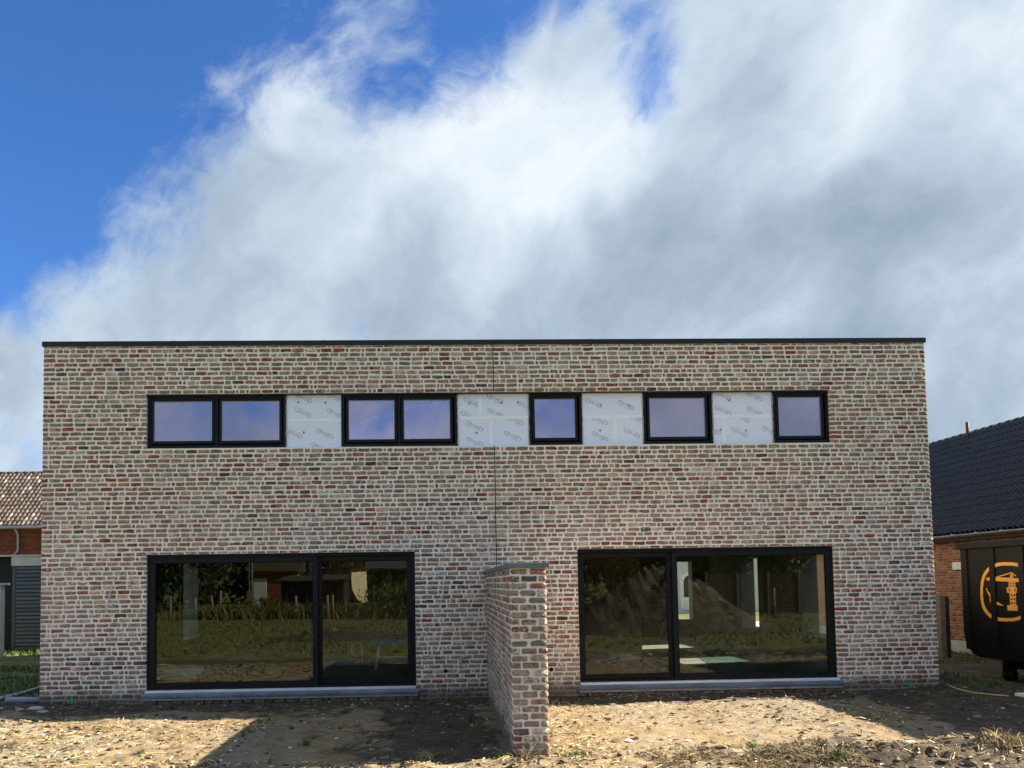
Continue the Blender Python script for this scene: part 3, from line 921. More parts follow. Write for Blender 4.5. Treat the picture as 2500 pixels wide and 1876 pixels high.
def build_house_details():
    def wire(pts, r=.0085): MB().tube(pts, r, 6).build('cable', 'cable_white', house, True)
    wire([(-5.34, .03, 2.12), (-5.335, -.02, 2.12), (-5.35, -.035, 2.06), (-5.40, -.03, 1.86), (-5.45, -.022, 1.70), (-5.485, -.02, 1.59)])
    wire([(.067, .03, 2.13), (.066, -.02, 2.13), (.06, -.035, 2.05), (.04, -.03, 1.85), (.02, -.022, 1.72), (.006, -.02, 1.665)])
    wire([(1.70, .03, 2.19), (1.70, -.02, 2.2), (1.76, -.03, 2.2), (1.81, -.03, 2.12), (1.84, -.03, 1.9), (1.87, -.022, 1.7), (1.881, -.02, 1.55)])
    wire([(7.12, .03, 2.14), (7.125, -.02, 2.14), (7.18, -.035, 2.08), (7.212, -.03, 1.95), (7.214, -.025, 1.82), (7.20, -.022, 1.75), (7.15, -.02, 1.70)])
    mb = MB(); mb.tube([(.322, .01, .70), (.322, -.09, .70), (.322, -.115, .67), (.322, -.118, .63)], [.014, .014, .012, .011], 10)
    mb.tube([(.322, -.004, .70), (.322, -.012, .70)], .03, 12); mb.tube([(.29, -.05, .745), (.354, -.05, .745)], .007, 8); mb.tube([(.322, -.05, .70), (.322, -.05, .745)], .008, 8)
    mb.build('outdoor_tap', 'brass', house, True)
    for x, z in ((.065, .517), (1.818, .509)):
        mb = MB(); mb.tube([(x, -.009, z), (x, .05, z)], .033, 14); mb.build('pipe_hole', 'hole_dark', house)
    mb = MB(); x, z = -6.006, .16
    mb.add([(x - .035, -.0095, z), (x + .035, -.0095, z), (x, -.0095, z + .06), (x - .014, -.0095, z), (x + .014, -.0095, z), (x + .016, -.0095, z - .07), (x - .016, -.0095, z - .07)],
           [(0, 1, 2), (6, 5, 4, 3)])
    mb.build('paint_mark', 'paint_green', house)
    mb = MB(); x, z = 7.877, .135
    mb.add([(x + .032 * math.cos(a), -.0105, z + .036 * math.sin(a)) for a in [i * math.pi / 4 for i in range(8)]], [tuple(range(8))])
    mb.build('paint_mark', 'paint_green', house)


build_house_shell()
build_house_bricks()
build_windows()
build_doors()
build_house_details()


# ------------------------------------------------------------------ garden wall
def build_garden_wall():
    W0, W1, YE, ZT = .752, 1.130, -4.64, 2.115
    g = empty('garden_wall', ((W0 + W1) / 2, YE / 2, 0), 'head-high brick garden wall with a blue stone cap standing out from the house', 'wall'); g['kind'] = 'thing'
    MB().box(W0 + .005, W1 - .005, YE + .005, -.012, -.3, ZT - .002).build('wall_core', 'mortar', g)
    rg = random.Random(77)
    specs = []
    nc = 30
    zt0 = ZT - .012
    for k in range(nc):
        zhi = zt0 - k * COURSE; zlo = zhi - .060; zc = (zhi + zlo) / 2; h = .060
        off = .0 if k % 2 else .1
        # end face: stretcher+stretcher / half-full-half
        ws = [.168, .178] if k % 2 == 0 else [.083, .172, .080]
        gap = (W1 - W0 - sum(ws)) / (len(ws) - 1)
        x = W0
        for i, w in enumerate(ws):
            j = rg.uniform(-.012, .012) if i < len(ws) - 1 else 0
            ww = (w + j) if i < len(ws) - 1 else (W1 - x)
            M = Matrix.Translation((x + ww / 2, YE + .001 + rg.uniform(-.003, .001), zc + rg.gauss(0, .0015))) @ Matrix.Rotation(rg.gauss(0, .008), 4, 'Y')
            specs.append((M, ww, h * rg.uniform(.92, 1.04), tone_pick(rg), 'end'))
            x += ww + gap
        # long faces
        for side in (0, 1):
            ya = YE + (.10 if k % 2 else .20)
            for (yc, l) in lay_row(rg, ya, -.015, half_p=.12):
                if side == 0:
                    M = Matrix.Translation((W0 + .001 + rg.uniform(-.002, .001), yc, zc + rg.gauss(0, .001))) @ Matrix.Rotation(-math.pi / 2, 4, 'Z')
                else:
                    M = Matrix.Translation((W1 - .001 + rg.uniform(-.001, .002), yc, zc + rg.gauss(0, .001))) @ Matrix.Rotation(math.pi / 2, 4, 'Z')
                specs.append((M, l, h * rg.uniform(.95, 1.03), tone_pick(rg), 'long' if side == 0 else 'back'))
    def score(s):
        p = s[0].translation
        if p.z < .06: return 99
        return {'end': 0, 'long': 10, 'back': 60}[s[4]] + cam_dist(p.x, p.y, p.z) * .1
    sp4 = [s[:4] for s in specs]; keyed = {id(a): b for a, b in zip(sp4, specs)}
    place_bricks('brick', sp4, g, 'old_brick', 300, rg, lambda s: score(keyed[id(s)]), depth=.06)
    ys = [YE - .035, YE + .96, YE + 1.96, YE + 2.96, YE + 3.96, -.012]
    for a, b in zip(ys, ys[1:]):
        MB().box(W0 - .035, W1 + .035, a + .002, b - .002, ZT, ZT + .052).build('coping_stone', 'blue_stone', g, bevel=.004)


build_garden_wall()


# ------------------------------------------------------------------ more materials
def m_neighbour_brick(base, mortar, sx, sz, axis):
    def fn(N):
        pos = N.n('ShaderNodeNewGeometry').outputs['Position']
        sp = N.n('ShaderNodeSeparateXYZ', i_0=pos)
        v = N.n('ShaderNodeCombineXYZ', i_0=sp.outputs[axis], i_1=sp.outputs['Z'], i_2=0.0).outputs[0]
        br = N.n('ShaderNodeTexBrick'); N.put(br.inputs['Vector'], v)
        br.inputs['Scale'].default_value = 1.0; br.inputs['Brick Width'].default_value = sx; br.inputs['Row Height'].default_value = sz
        br.inputs['Mortar Size'].default_value = .006; br.inputs['Mortar Smooth'].default_value = .3
        N.put(br.inputs['Color1'], base); N.put(br.inputs['Color2'], tuple(c * .62 for c in base)); N.put(br.inputs['Mortar'], mortar)
        n = N.noise(pos, 7, 5, .6)
        col = N.mix(.5, br.outputs['Color'], N.mix(n, (.2, .2, .2), (.8, .8, .8)), 'SOFT_LIGHT')
        return bsdf(N, col, .9, 0, .2, N.math('SUBTRACT', 1.0, br.outputs['Fac']), .5, .006)
    return fn


def m_orange_brick(N):
    pos = N.n('ShaderNodeNewGeometry').outputs['Position']
    c = N.ramp(tone_value(N), [(0.0, (.17, .075, .05)), (.35, (.31, .15, .095)), (.7, (.43, .235, .15)), (1.0, (.24, .09, .06))])
    n = N.noise(pos, 24, 5, .6)
    c = N.mix(.6, c, N.mix(n, (.2, .2, .2), (.8, .8, .8)), 'SOFT_LIGHT')
    return bsdf(N, c, .92, 0, .15, n, .4, .006)


material('red_brick_wall', m_neighbour_brick((.15, .045, .025), (.09, .05, .035), .215, .068, 'X'))
material('far_brick_wall', m_neighbour_brick((.36, .10, .045), (.22, .12, .08), .21, .065, 'X'))
material('orange_brick', m_orange_brick)
plain('orange_mortar', (.40, .26, .16), .95, 0, .1, .2, 9)
plain('plinth_grey', (.50, .49, .46), .9, 0, .2, .15, 4)
plain('zinc', (.22, .235, .25), .42, .6, .5, .2, 3)
m_toned('slate_tile', [(0.0, (.008, .009, .012)), (1.0, (.017, .018, .023))], .36, 12, .38)
m_toned('clay_tile', [(0.0, (.075, .055, .042)), (.4, (.135, .10, .076)), (.8, (.20, .155, .12)), (1.0, (.34, .285, .235))], .5, 9, .5)
plain('container_black', (.0042, .0037, .0032), .5, 0, .16, .35, 2.2)
plain('container_orange', (.74, .33, .045), .5, 0, .4, .08)
m_toned('shed_slat', [(0.0, (.085, .098, .10)), (1.0, (.125, .138, .14))], .65, 8)
plain('shed_dark', (.012, .013, .015), .7)
plain('fascia_pale', (.50, .49, .43), .7, 0, .3, .1)
plain('render_white', (.70, .69, .66), .85, 0, .2, .08)
plain('render_pale', (.62, .63, .56), .85, 0, .2, .12, 2)
plain('white_paint', (.78, .78, .76), .55)
plain('wood_grey', (.19, .165, .13), .9, 0, .2, .35, 8)
plain('wood_dark', (.055, .04, .028), .9, 0, .2, .35, 6)
plain('paving', (.42, .40, .35), .9, 0, .2, .15, 3)
plain('tarp_tan', (.62, .52, .33), .8, 0, .2, .1)
plain('tin_dark', (.02, .019, .018), .7)
plain('slate_far', (.06, .066, .075), .5, 0, .4, .25, 5)
plain('skylight_glass', (.55, .62, .7), .1, 0, .6, .05)
plain('hose_yellow', (.50, .44, .16), .5)
plain('bark', (.07, .05, .036), .95, 0, .1, .3, 9)
m_toned('leaf_dark', [(0.0, (.018, .03, .010)), (.5, (.035, .055, .016)), (1.0, (.075, .095, .03))], .7)
m_toned('leaf_autumn', [(0.0, (.05, .055, .014)), (.5, (.11, .10, .022)), (1.0, (.20, .16, .04))], .7)
m_toned('leaf_weed', [(0.0, (.045, .085, .02)), (.5, (.085, .145, .035)), (1.0, (.16, .20, .06))], .6)
m_toned('field_grass', [(0.0, (.05, .058, .018)), (.5, (.10, .105, .035)), (1.0, (.19, .17, .075))], .8)
m_toned('straw', [(0.0, (.06, .043, .025)), (.3, (.15, .11, .055)), (.6, (.33, .255, .13)), (.85, (.50, .41, .22)), (1.0, (.62, .55, .36))], .8)
m_toned('clod', [(0.0, (.045, .034, .025)), (.5, (.10, .075, .05)), (1.0, (.25, .19, .115))], .97, 40, .1)
m_toned('stone_chip', [(0.0, (.30, .27, .23)), (.6, (.55, .51, .45)), (.85, (.72, .69, .63)), (1.0, (.38, .16, .10))], .9)
m_toned('tall_grass', [(0.0, (.06, .07, .022)), (.5, (.13, .12, .04)), (1.0, (.28, .22, .085))], .85)


# ------------------------------------------------------------------ neighbour on the sun side (orange brick, dark tiles)
def build_sun_side_neighbour():
    EX, EZ, RX, RZ = 12.2, 2.94, 15.9, 6.2
    WX = 12.5; Y0, Y1 = -2.55, 13.2
    h = empty('tiled_house', (14.5, 5, 0), 'orange brick house with a dark tiled roof behind the black container', 'house')
    MB().box(WX + .006, 19.3, Y0 + .006, Y1, -.3, 2.9).build('wall', 'orange_mortar', h)
    MB().box(WX - .015, WX + .0055, Y0, Y1, -.3, .40).build('plinth', 'plinth_grey', h)
    rg = random.Random(33); specs = []
    for k in range(40):
        zc = .435 + k * .0645
        if zc > 2.84: break
        for (yc, l) in lay_row(rg, Y0, Y1, full=.185, joint=.012, half_p=.5):
            if yc < 1.6 or yc > 9.5: continue
            M = Matrix.Translation((WX + .002 + rg.uniform(-.002, .001), yc, zc)) @ Matrix.Rotation(-math.pi / 2, 4, 'Z')
            specs.append((M, l, .050, rg.random()))

    def score(s):
        p = s[0].translation
        return cam_dist(p.x, p.y, p.z) + (0 if p.y > 2.4 else 30) + (15 if (p.y < 5.0 and p.z < 2.35) else 0)
    place_bricks('brick', specs, h, 'orange_brick', 300, rg, score, depth=.05)
    # gable triangles + far slope so the house is closed
    mb = MB()
    for y in (Y0 + .03, Y1 - .3):
        mb.extrude([(WX + .05, y, 2.88), (19.25, y, 2.88), (RX, y, RZ - .12)], (0, .25, 0))
    mb.build('gable', 'orange_mortar', h)
    s = Vector((RX - EX, 0, RZ - EZ)); sl = s.length; u = s / sl; nrm = Vector((-u.z, 0, u.x))
    mb = MB(); mb.extrude([(EX + .1, Y0 - .1, EZ - .02), (RX, Y0 - .1, RZ - .06), (19.6, Y0 - .1, EZ - .02)], (0, Y1 - Y0 + .2, 0)); mb.build('roof', 'slate_tile', h)
    # tiles: one shared shape, wave across, lip at the lower edge
    nrow = 15; pitch = sl / nrow; col = .168
    prof = [(-.5, -.020), (-.38, .0), (-.2, .048), (0, .066), (.2, .048), (.38, .0), (.5, -.020)]
    tv, tf = [], []
    for e, (d, lift) in enumerate(((0.0, .014), (1.0, .0), )):
        for (c, hgt) in prof: tv.append((c * col, d * pitch * 1.02, hgt + lift))
    n = len(prof)
    for c in range(n - 1): tf.append((c, c + 1, n + c + 1, n + c))
    for (c, hgt) in prof: tv.append((c * col, .0, hgt + .0135))
    for (c, hgt) in prof: tv.append((c * col, .035, hgt - .012))
    for c in range(n - 1): tf.append((3 * n + c, 3 * n + c + 1, 2 * n + c + 1, 2 * n + c))
    tm = MB().add(tv, tf).mesh('roof_tile', 'slate_tile', True, False)
    TV = np.array(tv); base = Vector((EX, 0, EZ))
    tiles = []
    ncol = int((Y1 - Y0) / col)
    for r in range(nrow):
        for c in range(ncol):
            y = Y0 + (c + .5) * col
            p = base + u * (r * pitch) + nrm * .012 + Vector((0, y, 0))
            tiles.append((p, y, r))
    def vis(t):
        p = t[0]; return abs(math.atan2(p.x, p.y + 12.95) - .665) + (0 if p.y > 2.3 and p.x / (p.y + 12.95) > .625 else 5)
    tiles.sort(key=vis)
    R = Matrix((( 0, u.x, nrm.x), (-1, u.y, nrm.y), (0, u.z, nrm.z))).to_4x4()
    RN = np.array(R.to_3x3()); pw = world_of(h).inverted()
    vs, fs, ts = [], [], []; TF = np.array(tf)
    for i, (p, y, r) in enumerate(tiles):
        M = Matrix.Translation(p) @ R @ Matrix.Rotation(rg.gauss(0, .006), 4, 'Z')
        if i < 300:
            o = bpy.data.objects.new('roof_tile', tm); o.parent = h; o.matrix_parent_inverse = pw; o.matrix_basis = M; o['tone'] = rg.random(); COL.objects.link(o)
        else:
            A = TV @ np.array(M.to_3x3()).T + np.array(M.translation)
            vs.append(A); fs.append(TF + len(TV) * len(fs)); ts.append(np.full(len(TV), rg.random()))
    me = raw_mesh('roof_tiling', np.concatenate(vs), np.concatenate(fs), 'slate_tile', {'tone': np.concatenate(ts)}, True)
    o = bpy.data.objects.new('roof_tiling', me); COL.objects.link(o); o.parent = h; o.matrix_parent_inverse = pw; o['kind'] = 'stuff'
    rt = None
    for k in range(int((Y1 - Y0) / .33)):
        y = Y0 + k * .33
        if rt is None:
            mb = MB(); prof2 = [(math.cos(a) * .12, math.sin(a) * .10) for a in [math.pi * q / 6 for q in range(7)]]
            v2 = [(a, 0, b + .03) for a, b in prof2] + [(a * .86, .36, b * .86 + .018) for a, b in prof2]
            mb.add(v2, [(i, i + 1, 8 + i, 7 + i) for i in range(6)] + [tuple(range(7))]); rt = mb.mesh('ridge_tile', 'slate_tile', True, False)
        o = bpy.data.objects.new('ridge_tile', rt); o.parent = h; o.matrix_parent_inverse = pw; o.matrix_basis = Matrix.Translation((RX, y, RZ - .05)); o['tone'] = rg.random(); COL.objects.link(o)
    # gutter with brackets
    mb = MB(); pr = [(-.065 * math.cos(a), -.065 * math.sin(a)) for a in [math.pi * q / 8 for q in range(9)]]
    v = [(EX - .03 + a, Y0 - .05, EZ - .01 + b) for a, b in pr] + [(EX - .03 + a, Y1, EZ - .01 + b) for a, b in pr]
    mb.add(v, [(i, i + 1, 10 + i, 9 + i) for i in range(8)]); gut = mb.build('gutter', 'zinc', h, True, fix=False)
    so = gut.modifiers.new('solid', 'SOLIDIFY'); so.thickness = .006
    for k in range(18):
        y = Y0 + .4 + k * .8
        if y < Y1: MB().box(EX - .102, EX + .06, y - .012, y + .012, EZ - .012, EZ + .004).build('gutter_bracket', 'aluminium', h)
    MB().box(EX + .03, WX + .004, Y0, Y1, EZ - .16, EZ - .10).build('soffit_board', 'wood_dark', h)
    p = at(2362, 1049, 'x', RX - .25)
    MB().tube([(p.x, p.y, p.z - .35), (p.x, p.y, p.z + .22)], .045, 10).build('vent_pipe', 'lintel_steel', h, True)
    p = at(2342, 1382, 'x', WX); MB().box(WX - .07, WX, p.y - .16, p.y + .16, p.z - .09, p.z + .09).build('wall_box', 'white_paint', h, bevel=.005)
    p = at(2414, 1303, 'x', WX); MB().tube([(WX - .02, p.y, 2.8), (WX - .02, p.y, 2.2)], .014, 6).build('cable_drop', 'lintel_steel', h)


build_sun_side_neighbour()


# ------------------------------------------------------------------ black roll-off container with the crane emblem
def build_container():
    XC = 9.6
    pt = lambda u, v: at(2330 + u / 5.353, 1330 + v / 5.353, 'x', XC)
    yfar = pt(75, 60).y; ztop = pt(75, 60).z; zbot = pt(300, 1465).z
    ynear = -3.4
    k = empty('roll_off_container', (10.8, -.5, .1), 'black steel roll-off container with an orange crane emblem', 'container')
    zr = .42
    # body with rounded lower far corner (profile in the y-z plane), open at the top
    prof = [(ynear, ztop), (ynear, zbot)]
    for i in range(7):
        a = math.pi / 2 * i / 6; prof.append((yfar - zr + zr * math.sin(a), zbot + zr - zr * math.cos(a)))
    prof.append((yfar, ztop))
    for x in (XC, XC + 2.31):
        MB().extrude([(x, y, z) for y, z in prof], (.05, 0, 0)).build('side_panel', 'container_black', k)
    mb = MB(); n = len(prof)
    v = [(XC + .052, y, z) for y, z in prof] + [(XC + 2.308, y, z) for y, z in prof]
    mb.add(v, [(i, i + 1, n + i + 1, n + i) for i in range(n - 1)]); b = mb.build('floor_and_ends', 'container_black', k)
    so = b.modifiers.new('solid', 'SOLIDIFY'); so.thickness = .03
    for x in (XC - .06, XC + 2.29):
        MB().box(x, x + .13, ynear, yfar + .04, ztop - .01, ztop + .11).build('top_rim', 'container_black', k, bevel=.012)
    ribs = []
    for (u0, u1) in ((125, 190), (470, 545)):
        ribs.append((pt(u0, 500).y, pt(u1, 500).y))
    step = abs(ribs[1][0] - ribs[0][0]); w = abs(ribs[1][1] - ribs[1][0])
    y = ribs[1][0] - step
    while y > ynear + .1: ribs.append((y, y - w)); y -= step
    for (a, b2) in ribs:
        a, b2 = max(a, b2), min(a, b2)
        MB().extrude([(XC - .001, a, zbot + .12), (XC - .001, b2, zbot + .12), (XC - .022, b2 + .012, zbot + .12), (XC - .022, a - .012, zbot + .12)], (0, 0, ztop - zbot - .13)).build('rib', 'container_black', k, bevel=.004)
    MB().box(XC + .35, XC + .55, ynear, yfar - .5, zbot - .17, zbot - .002).build('skid_rail', 'container_black', k)
    MB().box(XC + 1.85, XC + 2.05, ynear, yfar - .5, zbot - .17, zbot - .002).build('skid_rail', 'container_black', k)
    for x in (XC + .2, XC + 2.1):
        for y in (yfar - .75, ynear + .4):
            g = float(ground_z(x, y))
            MB().tube([(x, y, g + .10), (x + .14, y, g + .10)], .105, 14).build('roller', 'container_black', k, True)
            MB().box(x - .02, x + .16, y - .05, y + .05, g + .12, zbot - .003).build('roller_bracket', 'container_black', k)
    # painted emblem: ring badge, tower crane, hook
    def flat(polys, off, name, mat):
        mb = MB()
        for pl in polys:
            mb.add([(XC - off, q.y, q.z) for q in [pt(*c) for c in pl]], [tuple(range(len(pl)))])
        return mb.build(name, mat, k, fix=False)
    ring = []
    N_ = 64
    def se(t, a, b, ex=2.6):
        c, s_ = math.cos(t), math.sin(t)
        return (690 + a * math.copysign(abs(c) ** (2 / ex), c), 617 + b * math.copysign(abs(s_) ** (2 / ex), s_))
    for i in range(N_):
        t0, t1 = 2 * math.pi * i / N_, 2 * math.pi * (i + 1) / N_
        ring.append([se(t0, 348, 388), se(t1, 348, 388), se(t1, 314, 344), se(t0, 314, 344)])
    flat(ring, .003, 'emblem_ring', 'container_orange')
    crane = [[(418, 436), (470, 425), (720, 432), (900, 446), (900, 492), (720, 486), (470, 472), (425, 466)],
             [(540, 425), (738, 362), (748, 378), (552, 432)], [(735, 360), (760, 362), (812, 408), (800, 414)],
             [(725, 430), (745, 365), (758, 365), (775, 430)],
             [(712, 488), (802, 490), (800, 560), (714, 560)], [(685, 560), (820, 560), (818, 630), (690, 630)],
             [(724, 630), (806, 630), (812, 795), (732, 795)], [(692, 792), (832, 796), (830, 866), (698, 862)],
             [(415, 570), (430, 570), (434, 606), (425, 606)], [(425, 606), (440, 604), (492, 664), (470, 690)], [(470, 690), (492, 664), (482, 715), (462, 730)],
             [(464, 728), (482, 715), (500, 742), (500, 778), (478, 772)], [(500, 742), (565, 744), (650, 802), (560, 788), (500, 778)]]
    flat(crane, .004, 'emblem_crane', 'container_orange')
    holes = [[(x, y), (x + 18, y), (x + 18, y + 26), (x, y + 26)] for y in (648, 700, 752) for x in (744, 780)]
    holes += [[(x, y), (x + 14, y), (x + 14, y + 34), (x, y + 34)] for x in (716, 788) for y in (577,)]
    holes += [[(x, y), (x + 16, y), (x + 16, y + 20), (x, y + 20)] for x in (730, 768) for y in (500, 530)]
    flat(holes, .006, 'emblem_openings', 'container_black')


build_container()


# ------------------------------------------------------------------ shed, old house and bits on the far side
def build_shade_side():
    # house with the weathered clay roof
    D = 25.0
    P = lambda px, py: at(px, py, 'y', D)
    e = P(50, 1285); r_ = at(50, 1157, 'y', D + 3.4)
    h = empty('clay_tiled_house', (-18, D + 3.4, 0), 'red brick house with a weathered brown clay tile roof', 'house')
    x0, x1 = -27.0, -12.2
    MB().box(x0, x1, D + .35, D + 6.6, -.3, e.z - .05).build('wall', 'red_brick_wall', h)
    MB().extrude([(x1 - .01, D + .3, e.z - .06), (x1 - .01, D + 6.5, e.z - .06), (x1 - .01, D + 3.4, r_.z - .1)], (-.3, 0, 0)).build('gable', 'red_brick_wall', h)
    s = Vector((0, 3.4, r_.z - e.z)); sl = s.length; u = s / sl; nrm = Vector((0, -u.z, u.y))
    mb = MB(); mb.extrude([(x0, D, e.z - .04), (x0, D + 3.4, r_.z - .04), (x0, D + 6.9, e.z - .04)], (x1 - x0 + .1, 0, 0)); mb.build('roof', 'clay_tile', h)
    nrow = 14; pitch = sl / nrow; col = .215
    prof = [(-.5, .02), (-.3, .055), (-.1, .06), (.1, .02), (.25, .0), (.4, .006), (.52, .02)]
    tv, tf = [], []
    for (d, lift) in ((0.0, .035), (1.02, .0)):
        for (c, hg) in prof: tv.append((c * col, d * pitch, hg + lift))
    n = len(prof)
    tf += [(c, c + 1, n + c + 1, n + c) for c in range(n - 1)]
    for (c, hg) in prof: tv.append((c * col, 0, hg))
    tf += [(2 * n + c, 2 * n + c + 1, c + 1, c) for c in range(n - 1)]
    tm = MB().add(tv, tf).mesh('roof_tile', 'clay_tile', True, False)
    rg = random.Random(9); pw = world_of(h).inverted()
    R = Matrix(((1, u.x, nrm.x), (0, u.y, nrm.y), (0, u.z, nrm.z))).to_4x4(); TV = np.array(tv); TF = np.array(tf)
    vs, fs, ts = [], [], []
    seen0, seen1 = at(-12, 1220, 'y', D).x, at(112, 1220, 'y', D + 2).x
    for r in range(nrow):
        for c in range(int((x1 - x0) / col)):
            x = x0 + (c + .5) * col
            M = Matrix.Translation(Vector((x, D, e.z)) + u * (r * pitch) + nrm * .012) @ R @ Matrix.Rotation(rg.gauss(0, .02), 4, 'Z') @ Matrix.Rotation(rg.gauss(0, .025), 4, 'X')
            t = min(1, max(0, rg.gauss(.5, .25)))
            if seen0 < x < seen1:
                o = bpy.data.objects.new('roof_tile', tm); o.parent = h; o.matrix_parent_inverse = pw; o.matrix_basis = M; o['tone'] = t; COL.objects.link(o)
            else:
                vs.append(TV @ np.array(M.to_3x3()).T + np.array(M.translation)); fs.append(TF + len(TV) * len(fs)); ts.append(np.full(len(TV), t))
    me = raw_mesh('roof_tiling', np.concatenate(vs), np.concatenate(fs), 'clay_tile', {'tone': np.concatenate(ts)}, True)
    o = bpy.data.objects.new('roof_tiling', me); COL.objects.link(o); o.parent = h; o.matrix_parent_inverse = pw; o['kind'] = 'stuff'
    for k in range(int((x1 - x0) / .4)):
        x = x0 + k * .4
        mb = MB(); mb.tube([(x, D + 3.4, r_.z + .0), (x + .42, D + 3.4, r_.z + .012)], [.12, .105], 8, tone=.12); mb.build('ridge_tile', 'clay_tile', h, True)
    MB().tube([(x0, D - .06, e.z - .06), (x1, D - .06, e.z - .06)], .075, 8).build('gutter', 'zinc', h, True)
    d0 = P(37, 1300); d1 = P(37, 1345)
    MB().tube([(d0.x, D - .02, e.z - .1), (d0.x, D + .26, e.z - .4), (d0.x, D + .26, d1.z), (d0.x - .25, D + .2, d1.z - .28)], .06, 8).build('downpipe', 'zinc', h, True)
    # slatted shed
    Y = 11.0
    S = lambda px, py: at(px, py, 'y', Y)
    sh = empty('slatted_shed', (-11.6, Y + 1.5, 0), 'grey slatted garden shed with a pale fascia and flat roof', 'shed')
    xl = S(30, 1450).x; xr = -9.0; zt = S(60, 1382).z; zf = S(60, 1359).z; zb = S(60, 1588).z
    MB().box(xl + .02, xr, Y + .03, Y + 3.2, zb - .4, zt).build('wall', 'shed_dark', sh)
    nsl = 22; ph = (zt - zb) / nsl
    for i in range(nsl):
        z = zb + i * ph
        mb = MB(); mb.extrude([(xl + .10, Y + .028, z + .012), (xl + .10, Y - .016, z + .014), (xl + .10, Y + .010, z + ph - .012), (xl + .10, Y + .028, z + ph - .006)], (xr - xl - .1, 0, 0))
        o = mb.build('slat', 'shed_slat', sh); o['tone'] = rg.random()
    MB().box(xl, xl + .095, Y - .015, Y + .1, zb - .2, zt).build('corner_trim', 'shed_slat', sh)
    MB().box(xl - .02, xr, Y - .05, Y + .02, zt + .003, zf).build('fascia', 'fascia_pale', sh, bevel=.006)
    MB().box(xl - 1.6, xr + .1, Y - .08, Y + 3.3, zf + .002, zf + .05).build('roof', 'fascia_pale', sh)
    MB().box(xl - 1.5, xl - .004, Y + .25, Y + 3.1, zb - .4, zf - .02).build('dark_bay', 'shed_dark', sh)
    # white screen wall at the frame edge
    Y2 = 9.4
    q = at(8, 1424, 'y', Y2)
    w = empty('white_screen_wall', (q.x - .8, Y2, 0), 'low pale wall with a white cap beside the slatted shed', 'wall'); w['kind'] = 'thing'
    MB().box(q.x - 2.2, q.x - .06, Y2, Y2 + .2, -.2, q.z - .06).build('wall_body', 'plinth_grey', w)
    MB().box(q.x - 2.2, q.x + .05, Y2 - .05, Y2 + .25, q.z - .057, q.z).build('cap', 'plinth_grey', w, bevel=.005)
    # loose pipes by the corner
    a, b = at(16, 1714, 'z', .12), at(110, 1714, 'z', .12)
    g = lambda p, r: float(ground_z(p.x, p.y)) + r
    a.z = g(a, .045); b.z = g(b, .045)
    tag(MB().tube([a, b], .05, 12).build('drain_pipe', 'pvc_grey', None, True), 'thick grey drain pipe lying by the house corner', 'pipe')
    a, b = at(-10, 1712, 'z', .12), at(108, 1683, 'z', .12)
    a.z = g(a, .03); b.z = g(b, .05)
    tag(MB().tube([a, (a + b) / 2 + Vector((0, 0, -.01)), b], .032, 10).build('conduit_pipe', 'pvc_pale', None, True), 'thin pale conduit lying askew behind the grey drain pipe', 'pipe')
    for i, (px, py, s_) in enumerate(((88, 1737, .09), (48, 1737, .05), (105, 1742, .06))):
        p = at(px, py, 'z', .1)
        tag(rock('rubble_stone', p, s_, 300 + i), ['pale flat mortar lump at the foot of the house corner', 'small pale stone near the drain pipe end', 'small mortar chip touching the house corner'][i], 'stone')
    # fence slab and hedge seen through the side window slit
    hx = empty('concrete_panel_fence', (-13, 21, 0), 'pale concrete panel fence with a white cap seen through the side window', 'fence')
    for i in range(5):
        MB().box(-17 + i * 2.0, -15.04 + i * 2.0, 21.0, 21.06, -.2, 1.75).build('panel', 'plinth_grey', hx)
        MB().box(-15.04 + i * 2.0, -15.0 + i * 2.0 + .0, 20.97, 21.09, -.2, 1.8).build('post', 'plinth_grey', hx)


def rock(name, p, s, seed):
    rg = random.Random(seed)
    bm = bmesh.new(); bmesh.ops.create_icosphere(bm, subdivisions=2, radius=s)
    sx, sy, sz = rg.uniform(.9, 1.5), rg.uniform(.7, 1.1), rg.uniform(.4, .6)
    for v in bm.verts:
        f = 1 + rg.uniform(-.14, .14); v.co = Vector((v.co.x * sx * f, v.co.y * sy * f, v.co.z * sz * f))
    me = bpy.data.meshes.new(name); bm.to_mesh(me); bm.free(); me.materials.append(MATS['stone_chip'])
    o = bpy.data.objects.new(name, me); o.location = (p.x, p.y, float(ground_z(p.x, p.y)) + s * .2); o['tone'] = rg.uniform(.1, .4)
    COL.objects.link(o); return o


build_shade_side()


# ------------------------------------------------------------------ right-hand small things
def build_sun_side_bits():
    g = lambda x, y, r=0.0: float(ground_z(x, y)) + r
    pts = []
    for px, py in ((2312, 1672), (2335, 1681), (2368, 1689), (2400, 1692), (2430, 1696), (2462, 1700)):
        p = at(px, py, 'z', .13); pts.append((p.x, p.y, g(p.x, p.y, .016)))
    tag(MB().tube(pts, .011, 8).build('garden_hose', 'hose_yellow', None, True), 'yellow hose lying across the shaded soil', 'hose')
    p = at(2302, 1580, 'x', 11.2)
    f = empty('timber_post', (11.2, p.y, .1), 'grey weathered timber post beside the orange brick wall', 'post')
    zt = at(2302, 1455, 'x', 11.2).z
    MB().box(11.14, 11.26, p.y - .06, p.y + .06, -.2, zt).build('post_shaft', 'wood_grey', f, bevel=.008)
    MB().box(11.262, 11.40, p.y + .02, p.y + .06, -.1, zt - .03).build('side_board', 'wood_dark', f)
    p = at(2497, 1703, 'z', .13)
    tag(MB().box(p.x - .05, p.x + .4, p.y - .12, p.y + .1, g(p.x, p.y, .005), g(p.x, p.y, .055)).build('foam_offcut', 'foam_white', None, bevel=.01), 'white foam offcut lying at the edge of the shaded soil', 'offcut')


build_sun_side_bits()


